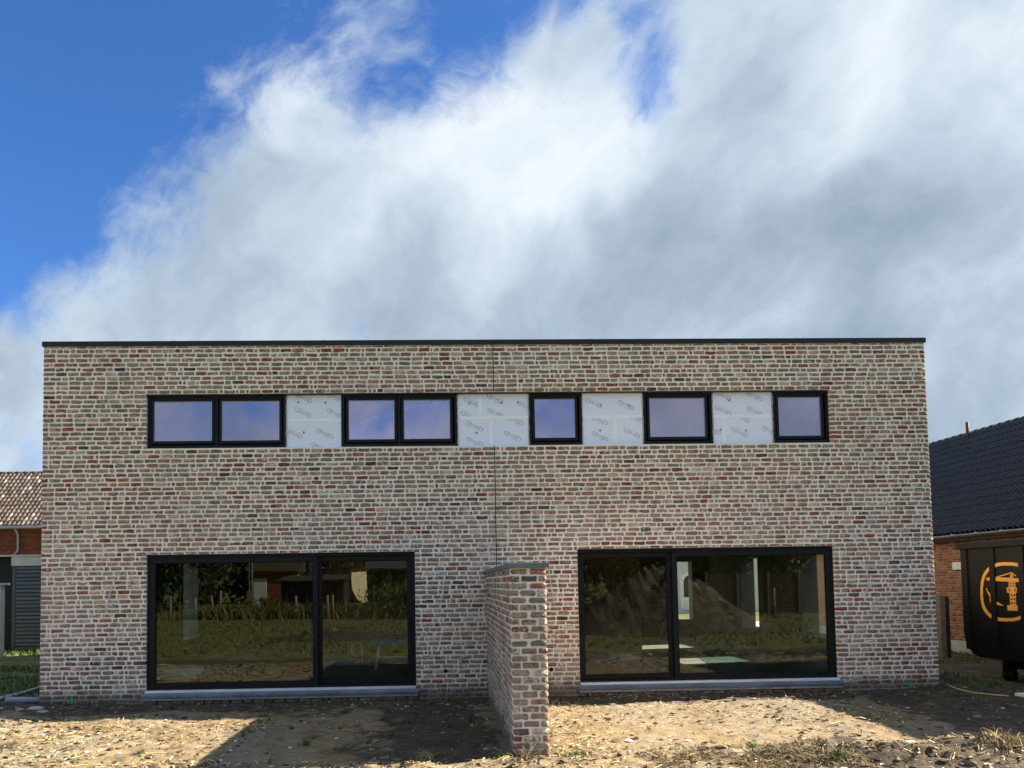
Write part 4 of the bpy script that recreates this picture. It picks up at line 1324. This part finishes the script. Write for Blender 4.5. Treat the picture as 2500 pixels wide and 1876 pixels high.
# ------------------------------------------------------------------ loose things indoors
def build_indoor():
    f = empty('foam_boards', (-4.9, 1.6, .29), 'white foam boards stacked on the floor behind the sliding door', 'boards')
    for i in range(3):
        c = Vector((-4.85 + .04 * i, 1.62 + .03 * i, .325 + .062 * i)); a = math.radians(12 + 5 * i)
        MB().obox(c, (.36 * math.cos(a), .36 * math.sin(a), 0), (-.2 * math.sin(a), .2 * math.cos(a), 0), (0, 0, .03)).build('board', 'foam_white', f, bevel=.004)
    b = empty('workbench', (-.85, 2.5, .29), 'blue topped workbench standing inside behind the sliding door', 'workbench')
    MB().box(-1.38, -.35, 2.2, 2.8, .80, .90).build('bench_top', 'bench_blue', b, bevel=.01)
    for x in (-1.25, -.45):
        for y in (2.28, 2.72):
            MB().tube([(x + .05, y, .80), (x - .03, y, .297)], .022, 8).build('leg', 'aluminium', b, True)
    MB().tube([(-1.22, 2.28, .55), (-.48, 2.28, .55)], .015, 6).build('stretcher', 'aluminium', b, True)
    for i, (x, y, z) in enumerate(((-1.75, 3.36, .62), (2.75, 3.42, .62))):
        mb = MB(); mb.tube([(x + .11 * math.cos(t), y, z + .14 * math.sin(t)) for t in [2 * math.pi * q / 16 for q in range(17)]], .018, 6)
        mb.tube([(x + .1, y, z), (x + .12, y - .02, .31)], .014, 6)
        tag(mb.build('cable_coil', 'cable_white', None, True), ['white cable coil hung inside the door nearer the blue workbench', 'white cable coil hung inside the door right of the garden wall'][i], 'cable')


build_indoor()

# ------------------------------------------------------------------ vegetation helpers
def leaf_cloud(center, radii, n, size, rg, clumps=14, hollow=.55):
    """many small two-triangle leaves gathered in clumps inside an ellipsoid"""
    cs = []
    for _ in range(clumps):
        v = rg.normal(size=3); v /= np.linalg.norm(v); cs.append(v * rg.uniform(hollow, 1.0))
    cs = np.array(cs)
    k = rg.integers(0, clumps, n)
    P = (cs[k] + rg.normal(size=(n, 3)) * .23) * np.array(radii) + np.array(center)
    a = rg.normal(size=(n, 3)); a /= np.linalg.norm(a, axis=1, keepdims=True)
    b = np.cross(a, rg.normal(size=(n, 3))); b /= np.linalg.norm(b, axis=1, keepdims=True)
    s = size * rg.uniform(.6, 1.4, (n, 1))
    V = np.stack([P - a * s, P + b * s * .5, P + a * s, P - b * s * .5], 1).reshape(-1, 3)
    Fq = np.arange(4 * n).reshape(-1, 4)
    t = np.repeat(np.clip(rg.normal(.5, .22, n), 0, 1), 4)
    return V, Fq, t


def tree_parts(seed, h, r, mat, n=2600, leaf=.16, low=.25):
    rg = np.random.default_rng(seed); pr = random.Random(seed)
    mb = MB(); lean = pr.uniform(-.04, .04) * h
    mb.tube([(0, 0, -.2), (lean * .3, 0, h * .25), (lean * .7, pr.uniform(-.1, .1), h * .55), (lean, 0, h * .86)], [h * .024, h * .018, h * .011, h * .003], 8)
    for i in range(9):
        z = h * pr.uniform(.22, .75); a = pr.uniform(0, 6.28); l = r * pr.uniform(.5, .95)
        mb.tube([(lean * z / h, 0, z), (lean * z / h + l * .5 * math.cos(a), l * .5 * math.sin(a), z + l * .25), (lean * z / h + l * math.cos(a), l * math.sin(a), z + l * .6)], [h * .008, h * .005, h * .002], 5)
    tr = mb.mesh('trunk', 'bark', True)
    c = h * (low + 1) / 2; V, Fq, t = leaf_cloud((lean * .6, 0, c), (r, r, h * (1 - low) / 2), n, leaf, rg, 22)
    return tr, raw_mesh('crown', V, Fq, mat, {'tone': t})


def put_tree(parts, loc, rz, s, label, group, name='tree'):
    e = bpy.data.objects.new(name, None); e.location = loc; e.rotation_euler = (0, 0, rz); e.scale = (s, s, s); COL.objects.link(e)
    tag(e, label, 'tree', group)
    for nm, me in zip(('trunk', 'crown'), parts):
        o = bpy.data.objects.new(nm, me); o.parent = e; COL.objects.link(o)


def blades(pts, hgt, width, rg, lean=.4, seg=2):
    """upright curved grass blades at pts (n,3)"""
    n = len(pts); an = rg.uniform(0, 6.283, n); h = hgt * rg.uniform(.5, 1.25, n); w = width * rg.uniform(.7, 1.3, n)
    ld = rg.uniform(0, 6.283, n); lm = lean * h * rg.uniform(.2, 1.2, n)
    sx, sy = np.cos(an), np.sin(an); V = []
    for i in range(seg + 1):
        t = i / seg; ww = w * (1 - .85 * t)
        cx = pts[:, 0] + np.cos(ld) * lm * t * t; cy = pts[:, 1] + np.sin(ld) * lm * t * t; cz = pts[:, 2] + h * t * (1 - .25 * t * lean)
        V.append(np.stack([cx - sx * ww, cy - sy * ww, cz], -1)); V.append(np.stack([cx + sx * ww, cy + sy * ww, cz], -1))
    V = np.stack(V, 1); k = 2 * (seg + 1); base = (np.arange(n) * k)[:, None]
    Fq = np.concatenate([base + np.array([[2 * i, 2 * i + 1, 2 * i + 3, 2 * i + 2]]) for i in range(seg)], 0)
    tone = np.repeat(np.clip(rg.normal(.5, .25, n), 0, 1), k)
    return V.reshape(-1, 3), Fq, tone


def stuff(name, V, Fq, t, mat, label, cat=None, smooth=False):
    o = bpy.data.objects.new(name, raw_mesh(name, V, Fq, mat, {'tone': t}, smooth)); COL.objects.link(o)
    tag(o, label, cat, None, 'stuff'); return o


# ------------------------------------------------------------------ what lies behind the camera (seen mirrored in the glass)
def mir(px, py, Y):
    p = at(px, py, 'y', Y); return Vector((p.x, -p.y, p.z))


def build_mirrored_world():
    rg = np.random.default_rng(5); pr = random.Random(5)
    kinds = [tree_parts(61, 8.5, 2.6, 'leaf_dark', 3000, .20, .08), tree_parts(62, 7.5, 2.9, 'leaf_dark', 3000, .22, .05), tree_parts(63, 8.0, 2.4, 'leaf_autumn', 2600, .19, .15)]
    spots = [(-30, -52, 0), (-26.5, -48, 1), (-23, -51, 0), (-19.5, -49, 1), (-20.5, -58, 0), (-9, -62, 2), (-4.5, -57, 1), (0, -54, 0), (4.5, -52, 1), (9, -50, 0), (13, -46, 2),
             (17, -44, 2), (20.5, -43, 1), (24, -42, 2), (28, -42, 0), (32, -44, 1), (-34, -55, 1)]
    for i, (x, y, k) in enumerate(spots):
        put_tree(kinds[k], (x, y, 0), pr.uniform(0, 6), pr.uniform(.85, 1.15), ['dark evergreen tree mirrored in the ground floor glass', 'broad dark tree mirrored in the ground floor glass', 'yellowing autumn tree mirrored in the ground floor glass'][k], 'trees mirrored in the glass')
    Vs, Fs, Ts, c = [], [], [], 0
    for i in range(46):
        x = -52 + i * 2.3; y = -74 + 4 * math.sin(i * 1.7); hh = pr.uniform(6.5, 9.5)
        V, Fq, t = leaf_cloud((x, y, hh * .48), (2.4, 2.0, hh * .5), 700, .42, rg, 14, .2)
        Vs.append(V); Fs.append(Fq + c); Ts.append(t); c += len(V)
    stuff('treeline', np.concatenate(Vs), np.concatenate(Fs), np.concatenate(Ts), 'leaf_dark', 'far dark wood closing the field mirrored in the glass')
    # tall dry grass on the field edge
    n = 9000; x = rg.uniform(-24, 3, n); y = -31.5 + rg.normal(0, 1.0, n) + .05 * x
    keep = fbm(x * .35, y * .6, 7, 3) > -.08; x, y = x[keep], y[keep]
    V, Fq, t = blades(np.stack([x, y, ground_z(x, y)], -1), .95, .035, rg, .9)
    stuff('tall_grass', V, Fq, t, 'tall_grass', 'tall dry grass along the field edge mirrored in the glass')
    n = 16000; x = rg.uniform(-26, 26, n); y = rg.uniform(-30, -8, n); ok = np.hypot((x - 8.2) / 4.4, (y + 16.5) / 3.7) > 1
    x, y = x[ok], y[ok]
    V, Fq, t = blades(np.stack([x, y, ground_z(x, y)], -1), .16, .02, rg, .9)
    stuff('grass', V, Fq, t, 'field_grass', 'rough grass of the field behind the plot')
    # round bushes
    for i, (px, Y, r) in enumerate(((960, 33, 1.5), (1000, 31, 1.3), (1460, 27, 1.2), (640, 33, .9))):
        p = mir(px, 1480, Y); V, Fq, t = leaf_cloud((p.x, p.y, r * .6), (r * 1.4, r, r * .85), 1800, .09, rg, 16, .3)
        o = bpy.data.objects.new('bush', raw_mesh('bush', V, Fq, 'leaf_weed' if i != 3 else 'leaf_autumn', {'tone': t})); COL.objects.link(o)
        tag(o, ['wide green bush mirrored beside the tan tarpaulin', 'green bush mirrored at the inner edge of the sliding door', 'green bush mirrored in the door next to the garden wall', 'brown bush mirrored below the small orange outbuilding'][i], 'bush')
    # field posts
    for i, (px, pt_, pb, Y) in enumerate(((412, 1455, 1513, 30), (473, 1460, 1500, 33), (517, 1455, 1500, 33), (534, 1442, 1490, 34), (722, 1455, 1486, 32), (798, 1453, 1500, 30), (810, 1452, 1500, 30.5), (1890, 1434, 1505, 26))):
        p = mir(px, pt_, Y); mb = MB(); z0 = float(ground_z(p.x, p.y))
        mb.tube([(p.x, p.y, z0 - .2), (p.x + pr.uniform(-.06, .06), p.y, p.z)], [.085, .07], 7)
        o = mb.build('fence_post', 'wood_grey', None, True); tag(o, 'weathered fence post mirrored in the ground floor glass', 'post', 'field posts mirrored in the glass')
    for px in (607, 614):
        p = mir(px, 1370, 35); o = MB().tube([(p.x, p.y, 0), (p.x, p.y, 4.2)], .06, 6).build('slim_pole', 'wood_grey'); tag(o, 'slim upright pole mirrored beside the orange outbuilding', 'pole', 'slim poles mirrored in the glass')
    # small orange outbuilding with a white door
    Y = 55; a, b = mir(615, 1400, Y), mir(690, 1400, Y)
    x0, x1 = a.x, b.x + 1.2; zt = a.z
    h = empty('brick_outbuilding', ((x0 + x1) / 2, -Y, 0), 'small orange brick outbuilding with a white door mirrored in the glass', 'outbuilding')
    MB().box(x0, x1, -Y - 3, -Y, -.2, zt).build('wall', 'far_brick_wall', h)
    MB().extrude([(x0 - .2, -Y + .25, zt + .003), (x0 - .2, -Y + .25, zt + .15), (x0 - .2, -Y - 3.3, zt + 1.6), (x0 - .2, -Y - 3.3, zt + .003)], (x1 - x0 + .4, 0, 0)).build('roof', 'wood_dark', h)
    p, q = mir(619, 1413, Y), mir(651, 1440, Y)
    MB().box(p.x, q.x, -Y + .003, -Y + .05, .2, p.z).build('door', 'white_paint', h)
    # low tin shed
    Y = 37; a, b = mir(684, 1417, Y), mir(838, 1417, Y)
    h = empty('tin_shed', ((a.x + b.x) / 2, -Y, 0), 'low dark tin shed mirrored in the sliding door', 'shed')
    MB().box(a.x, b.x, -Y - 3, -Y, -.2, a.z - .1).build('wall', 'tin_dark', h)
    MB().extrude([(a.x - .2, -Y + .3, a.z - .097), (a.x - .2, -Y + .3, a.z), (a.x - .2, -Y - 3.3, a.z + .35), (a.x - .2, -Y - 3.3, a.z + .22)], (b.x - a.x + .4, 0, 0)).build('roof', 'wood_dark', h)
    for i in range(6):
        x = a.x + (b.x - a.x) * (i + .5) / 6
        MB().box(x - .05, x + .05, -Y + .003, -Y + .08, 0, a.z - .12).build('board', 'wood_dark', h)
    # slate roofed house with skylights, gable of orange brick
    Y = 90; a = mir(735, 1415, Y); b = mir(838, 1415, Y); rz = mir(790, 1340, Y).z
    h = empty('slate_roofed_house', (a.x + 3, -Y, 0), 'orange brick house with a slate roof and two skylights mirrored in the sliding door', 'house')
    MB().box(a.x, b.x, -Y - 8, -Y, -.2, a.z).build('wall', 'far_brick_wall', h)
    MB().extrude([(a.x - .3, -Y + .3, a.z + .003), (a.x + 2.2, -Y - 4, a.z + 4.4), (b.x - 1.2, -Y - 4, a.z + 4.4), (b.x + .3, -Y + .3, a.z + .003)], (0, -.12, .1)).build('roof', 'slate_far', h)
    MB().extrude([(a.x, -Y + .01, a.z), (a.x + 3.4, -Y + .01, a.z), (a.x + 1.7, -Y + .01, a.z + 2.1)], (0, -3, 0)).build('gable', 'far_brick_wall', h)
    for px in (792, 812):
        p = mir(px, 1396, Y)
        t = (p.z - a.z) / 4.4
        MB().obox((p.x, -Y + .3 - 4.3 * t + .12, p.z + .1), (.45, 0, 0), (0, -.42, .43), (0, .03, .03)).build('skylight', 'skylight_glass', h)
    # timber pergola and tan tarpaulin
    Y = 44; h = empty('timber_pergola', (mir(950, 1440, Y).x, -Y, 0), 'open timber frame shelter mirrored in the sliding door', 'pergola')
    for px in (912, 934, 953, 990, 997):
        p = mir(px, 1398, Y); MB().box(p.x - .06, p.x + .06, -Y - .06, -Y + .06, 0, p.z).build('post', 'wood_grey', h)
    a, b = mir(905, 1396, Y), mir(1003, 1396, Y)
    MB().box(a.x, b.x, -Y - .07, -Y + .07, a.z - .0, a.z + .14).build('beam', 'wood_grey', h)
    MB().extrude([(a.x - .5, -Y + .4, a.z + .143), (a.x - .5, -Y - 3.5, a.z + 1.7), (b.x + .8, -Y - 3.5, a.z + 1.7), (b.x + .8, -Y + .4, a.z + .143)], (0, 0, .08)).build('roof', 'slate_far', h)
    Y = 36; c6 = lambda u, v: mir(760 + u / 4.883, 1350 + v / 4.883, Y)
    poly = [c6(485, 235), (c6(635, 222)), c6(645, 480), c6(650, 585), c6(600, 595), c6(545, 560), c6(495, 450), c6(480, 330)]
    xc = sum(p.x for p in poly) / len(poly)
    mb = MB(); mb.extrude([(p.x, -Y - (p.x - xc) * 1.3, p.z) for p in poly], (.02, .02, 0)); o = mb.build('tarpaulin', 'tarp_tan')
    tag(o, 'pale tan tarpaulin hanging from a bar mirrored in the sliding door', 'tarpaulin')
    a, b = c6(455, 215), c6(660, 208)
    h = empty('tarpaulin_stand', ((a.x + b.x) / 2, -Y - .1, 0), 'dark crossbar frame carrying the tan tarpaulin', 'stand')
    MB().obox(((a.x + b.x) / 2, -Y, a.z + .05), ((b.x - a.x) / 2, -(b.x - a.x) * .65, 0), (.03, .03, 0), (0, 0, .04)).build('bar', 'wood_dark', h)
    for x in (a.x + .05, b.x - .05): MB().box(x - .04, x + .04, -Y - (x - xc) * 1.3 - .12, -Y - (x - xc) * 1.3 - .04, 0, a.z + .01).build('post', 'wood_dark', h)
    # plank fence
    Y = 27; c8 = lambda u, v: mir(1640 + u / 5.03, 1340 + v / 5.03, Y)
    a, b = c8(440, 330), c8(1950, 330)
    h = empty('plank_fence', ((a.x + b.x) / 2, -Y, 0), 'brown horizontal plank fence mirrored in the door beside the container', 'fence')
    n = 4; w = (b.x - a.x) / n
    for i in range(n):
        for j in range(11):
            z = .2 + j * .185
            o = MB().box(a.x + i * w + .06, a.x + (i + 1) * w - .06, -Y - .012, -Y + .012, z, z + .168).build('plank', 'wood_dark', h)
    for i in range(n + 1): MB().box(a.x + i * w - .055, a.x + i * w + .055, -Y - .055, -Y + .055, -.1, 2.35).build('post', 'wood_grey', h)
    # soil lumps on the heap are part of the ground; street side of the house seen through the rear window
    st = MB().box(-40, 60, 14.5, 19.5, .16, .175).build('pavement', 'paving'); tag(st, 'pale paved street front behind the house', None, None, 'structure')
    Y = 30.0; p = at(1665, 1380, 'y', Y)
    h = empty('pale_rendered_house', (p.x, Y + 3, 0), 'pale rendered house with an arched white door seen through the rear window', 'house')
    MB().box(p.x - 4, p.x + 5, Y, Y + 6, -.2, 6).build('wall', 'render_pale', h)
    dx = at(1684, 1420, 'y', Y).x
    arch = [(dx - .55, Y - .03, .3), (dx + .55, Y - .03, .3), (dx + .55, Y - .03, 1.9)] + [(dx + .55 * math.cos(t), Y - .03, 1.9 + .55 * math.sin(t)) for t in [math.pi * q / 8 for q in range(1, 8)]] + [(dx - .55, Y - .03, 1.9)]
    mb = MB(); mb.extrude(arch, (0, .028, 0)); d = mb.build('door', 'white_paint', h)
    arch2 = [(dx - .36, Y - .036, 1.0), (dx + .36, Y - .036, 1.0), (dx + .36, Y - .036, 1.85)] + [(dx + .36 * math.cos(t), Y - .036, 1.85 + .36 * math.sin(t)) for t in [math.pi * q / 8 for q in range(1, 8)]] + [(dx - .36, Y - .036, 1.85)]
    mb = MB(); mb.extrude(arch2, (0, .005, 0)); mb.build('door_pane', 'tin_dark', d)
    put_tree(kinds[2], (-13.5, 27.0, 0), 1.0, .8, 'leafy tree seen through the narrow side window', None)


build_mirrored_world()


# ------------------------------------------------------------------ litter, clods, stones and weeds on the plot
def build_litter():
    rg = np.random.default_rng(77)

    def scatter(n, dens):
        x = rg.uniform(-7.0, 9.0, n); y = rg.uniform(-5.9, -.12, n)
        ok = (rg.uniform(0, 1, n) < dens(x, y)) & ~((x > .68) & (x < 1.2) & (y > -4.72))
        return x[ok], y[ok]

    def zone(x, y):
        rim = np.exp(-((y + 5.15) / .38) ** 2) * 1.2
        left = .55 * (x < -2.4) * (y < -1.3)
        by_wall = .75 * np.exp(-((x - 1.35) / .55) ** 2) * (y < -.5)
        right = .34 * (x > 1.2) * (x < 6.2)
        rr = .9 * sstep(x, 3.8, 5.2) * np.exp(-((y + 4.9) / .45) ** 2)
        return np.clip((.06 + rim + left + by_wall + right + rr) * (.25 + 1.9 * np.clip(fbm(x * 1.3, y * 1.3, 51, 3) + .35, 0, 1)), 0, 1)
    # dry straw lying flat
    x, y = scatter(25000, zone); n = len(x); z = ground_z(x, y)
    an = rg.uniform(0, 6.283, n); L = np.clip(rg.lognormal(-2.9, .55, n), .02, .26); w = rg.uniform(.002, .0065, n); bend = rg.normal(0, .35, n); lift = np.abs(rg.normal(0, .012, n)) + L * .07
    V = []
    for i, t in enumerate((-.5, 0, .5)):
        a = an + bend * t; cx = x + np.cos(a) * L * t; cy = y + np.sin(a) * L * t
        cz = np.maximum(z, ground_z(cx, cy)) + .004 + (lift if i == 1 else lift * rg.uniform(0, 1.2, n))
        px, py = -np.sin(a) * w, np.cos(a) * w
        V.append(np.stack([cx - px, cy - py, cz - w * .3], -1)); V.append(np.stack([cx + px, cy + py, cz + w * .5], -1))
    V = np.stack(V, 1).reshape(-1, 3); b = (np.arange(n) * 6)[:, None]
    Fq = np.concatenate([b + np.array([[0, 1, 3, 2]]), b + np.array([[2, 3, 5, 4]])], 0)
    stuff('straw_litter', V, Fq, np.repeat(rg.uniform(0, 1, n), 6), 'straw', 'dry straw and root litter scattered over the soil')
    # withered leaves: bent little sheets
    x, y = scatter(7500, lambda a, c: zone(a, c) * .8); n = len(x); z = ground_z(x, y); an = rg.uniform(0, 6.283, n); s = rg.uniform(.012, .05, n)
    ca, sa = np.cos(an), np.sin(an); V = []
    for (u, v, hh) in ((-1, 0, .2), (0, -.5, .7), (1, 0, .3), (0, .5, .05)):
        V.append(np.stack([x + (ca * u - sa * v) * s, y + (sa * u + ca * v) * s, z + .004 + hh * s * rg.uniform(.3, 1.2, n)], -1))
    V = np.stack(V, 1).reshape(-1, 3); b = (np.arange(n) * 4)[:, None]
    stuff('withered_leaves', V, np.concatenate([b + [[0, 1, 2]], b + [[0, 2, 3]]], 0), np.repeat(rg.uniform(0, .6, n), 4), 'straw', 'withered leaves scattered over the soil')
    # clods and stones from a few lumpy shapes
    shapes = []
    for k in range(6):
        bm = bmesh.new(); bmesh.ops.create_icosphere(bm, subdivisions=1, radius=1); q = random.Random(k)
        A = np.array([v.co * (1 + q.uniform(-.28, .28)) for v in bm.verts]); Fc = np.array([[v.index for v in f.verts] for f in bm.faces]); bm.free(); shapes.append((A, Fc))

    def lumps(name, n, dens, lo, hi, mat, label, flat=.6, tlo=0, thi=1):
        x, y = scatter(n, dens); m = len(x); z = ground_z(x, y); vs, fs, ts = [], [], []; c = 0
        s = np.exp(rg.uniform(np.log(lo), np.log(hi), m))
        for i in range(m):
            A, Fc = shapes[i % 6]; a = rg.uniform(0, 6.28); R = np.array([[math.cos(a), -math.sin(a), 0], [math.sin(a), math.cos(a), 0], [0, 0, 1]])
            B = (A * np.array([rg.uniform(.8, 1.5), rg.uniform(.7, 1.1), flat * rg.uniform(.7, 1.2)]) * s[i]) @ R.T
            vs.append(B + np.array([x[i], y[i], z[i] + s[i] * .18])); fs.append(Fc + c); c += len(A); ts.append(np.full(len(A), rg.uniform(tlo, thi)))
        stuff(name, np.concatenate(vs), np.concatenate(fs), np.concatenate(ts), mat, label)
    def clod_zone(x, y):
        return np.clip(.10 + .9 * np.exp(-((y + 5.1) / .4) ** 2) + 1.0 * sstep(x, 2.3, 4.2) * np.exp(-((y + 5.25 - .05 * x) / .42) ** 2) + .35 * np.exp(-((y + .4) / .5) ** 2) + .35 * (x < -2.4) * (y < -1.4) + .5 * np.exp(-((x - 1.4) / .5) ** 2), 0, 1) * np.clip(fbm(x * 1.9, y * 1.9, 71, 4) * 5 + .15, .02, 1)
    lumps('soil_clods', 12000, clod_zone, .006, .05, 'clod', 'loose dark clods of soil on the plot')
    lumps('stone_chips', 1500, lambda x, y: .22 + .35 * zone(x, y), .006, .026, 'stone_chip', 'pale stone and mortar chips scattered on the soil', .7)
    # torn turf and roots on the dark rim
    x = rg.uniform(1.9, 7.5, 9000); y = -5.3 + .05 * x + rg.normal(0, .24, 9000); ok = fbm(x * 2.2, y * 2.2, 97, 3) > .06; x, y = x[ok], y[ok]
    V, Fq, t = blades(np.stack([x, y, ground_z(x, y) - .01], -1), .085, .006, rg, 1.9, 3)
    stuff('torn_turf', V, Fq, t * .62, 'straw', 'torn turf and roots on the dark turned earth in the foreground')
    x = rg.uniform(-7, 2.2, 5000); y = -5.2 + rg.normal(0, .16, 5000); ok = fbm(x * 2.2, y * 2.2, 98, 3) > .08; x, y = x[ok], y[ok]
    V, Fq, t = blades(np.stack([x, y, ground_z(x, y) - .01], -1), .07, .005, rg, 1.9, 3)
    stuff('dry_turf', V, Fq, t, 'straw', 'dry torn turf along the foreground rim')
    # green ground cover patches
    x, y = scatter(60000, lambda x, y: (fbm(x * .9, y * .9, 91, 4) > .17) * .8 + .0 * x)
    sel = rg.uniform(0, 1, len(x)) < .55; x, y = x[sel], y[sel]
    V, Fq, t = blades(np.stack([x, y, ground_z(x, y)], -1), .035, .0035, rg, .9)
    stuff('grass_sprouts', V, Fq, t, 'leaf_weed', 'thin green grass sprouting in patches on the soil')
    # rough green growth beside the house corners
    xa = rg.uniform(-16, -6.7, 14000); ya = rg.uniform(.3, 13, 14000); xb = rg.uniform(8.6, 13, 6000); yb = rg.uniform(-1.2, 9, 6000)
    x = np.concatenate([xa, xb]); y = np.concatenate([ya, yb]); ok = (fbm(x * .7, y * .7, 95, 3) > -.05) & ~((x > 12.3)) & ~((x > 9.4) & (y < 3)); x, y = x[ok], y[ok]
    V, Fq, t = blades(np.stack([x, y, ground_z(x, y)], -1), .14, .012, rg, .8)
    stuff('rough_grass', V, Fq, t * .5, 'leaf_weed', 'rough grass and weeds beside the house corners')

    # single weeds
    def weed(px, py, hgt, spread, nl, mat, label, seed, cat='weed', wid=.012, name='weed_plant', lean=1.0):
        q = np.random.default_rng(seed); p = at(px, py, 'z', .08); gx, gy = p.x, p.y
        pts = np.stack([gx + q.normal(0, spread * .35, nl), gy + q.normal(0, spread * .25, nl)], -1)
        P = np.stack([pts[:, 0], pts[:, 1], ground_z(pts[:, 0], pts[:, 1]) - .004], -1)
        V, Fq, t = blades(P, hgt, wid, q, lean, 3)
        o = bpy.data.objects.new(name, raw_mesh(name, V, Fq, mat, {'tone': t})); COL.objects.link(o); tag(o, label, cat)
    weed(748, 1818, .10, .09, 30, 'leaf_weed', 'small leafy green weed alone in the middle of the wall shadow', 1)
    weed(830, 1777, .10, .05, 22, 'leaf_weed', 'thin upright weed between the sliding door and the wall shadow edge', 2, wid=.004)
    weed(1010, 1742, .05, .12, 60, 'leaf_weed', 'low green tuft near the foot of the garden wall corner', 3, wid=.005)
    weed(888, 1795, .12, .03, 10, 'leaf_weed', 'slender dark weed stalk in the wall shadow', 4, wid=.004)
    weed(960, 1795, .05, .05, 24, 'leaf_weed', 'tiny green tuft in the wall shadow', 5, wid=.005)
    weed(898, 1812, .05, .05, 24, 'leaf_weed', 'tiny dark green rosette below the slender stalk', 6, wid=.007)
    weed(1838, 1842, .11, .13, 90, 'leaf_weed', 'bright green grass tuft on the sunlit sand', 7, wid=.005)
    weed(1400, 1858, .09, .20, 130, 'leaf_weed', 'green weeds on the rim just right of the garden wall', 8, wid=.006)
    weed(1225, 1862, .08, .14, 70, 'leaf_weed', 'pale green weeds at the base of the wall end', 9, wid=.009)
    weed(1285, 1868, .16, .14, 46, 'straw', 'dry bleached grass stalks leaning against the wall end', 10, wid=.005)
    weed(1040, 1868, .17, .17, 70, 'straw', 'tall withered brown weed clump in the foreground', 11, wid=.006)
    weed(655, 1868, .12, .08, 26, 'straw', 'pale dry root clump in the foreground', 12, wid=.006)
    weed(1895, 1748, .06, .05, 30, 'leaf_weed', 'small green sprout by the bright sand near the door', 13, wid=.006)
    weed(2015, 1760, .05, .03, 22, 'leaf_weed', 'small round green weed on the sand near the shadow edge', 14, wid=.008)
    weed(345, 1840, .06, .07, 40, 'leaf_weed', 'green tuft in the sunlit soil near the picture edge', 15, wid=.005)
    weed(2460, 1855, .16, .35, 160, 'straw', 'heap of dry matted straw in the foreground corner', 16, wid=.006)
    weed(2050, 1868, .12, .22, 70, 'leaf_weed', 'weeds growing on the dark turned earth in the foreground', 17, wid=.006)
    # lumps that stand out
    for i, (px, py, s, lb, tn) in enumerate(((2225, 1850, .05, 'pale stone lying on the dark turned earth', .75), (1535, 1812, .045, 'pale sunlit stone on the sand right of the garden wall', .6), (1680, 1812, .03, 'small white stone on the sand', .8),
                                            (2215, 1722, .03, 'white stone in the shade by the house corner', .85), (540, 1850, .03, 'pale stone at the wall shadow edge', .8), (640, 1862, .05, 'broken orange brick piece in the foreground', 1.0))):
        p = at(px, py, 'z', .08); o = rock('stone', p, s, 500 + i); o['tone'] = tn; tag(o, lb, 'stone')


build_litter()
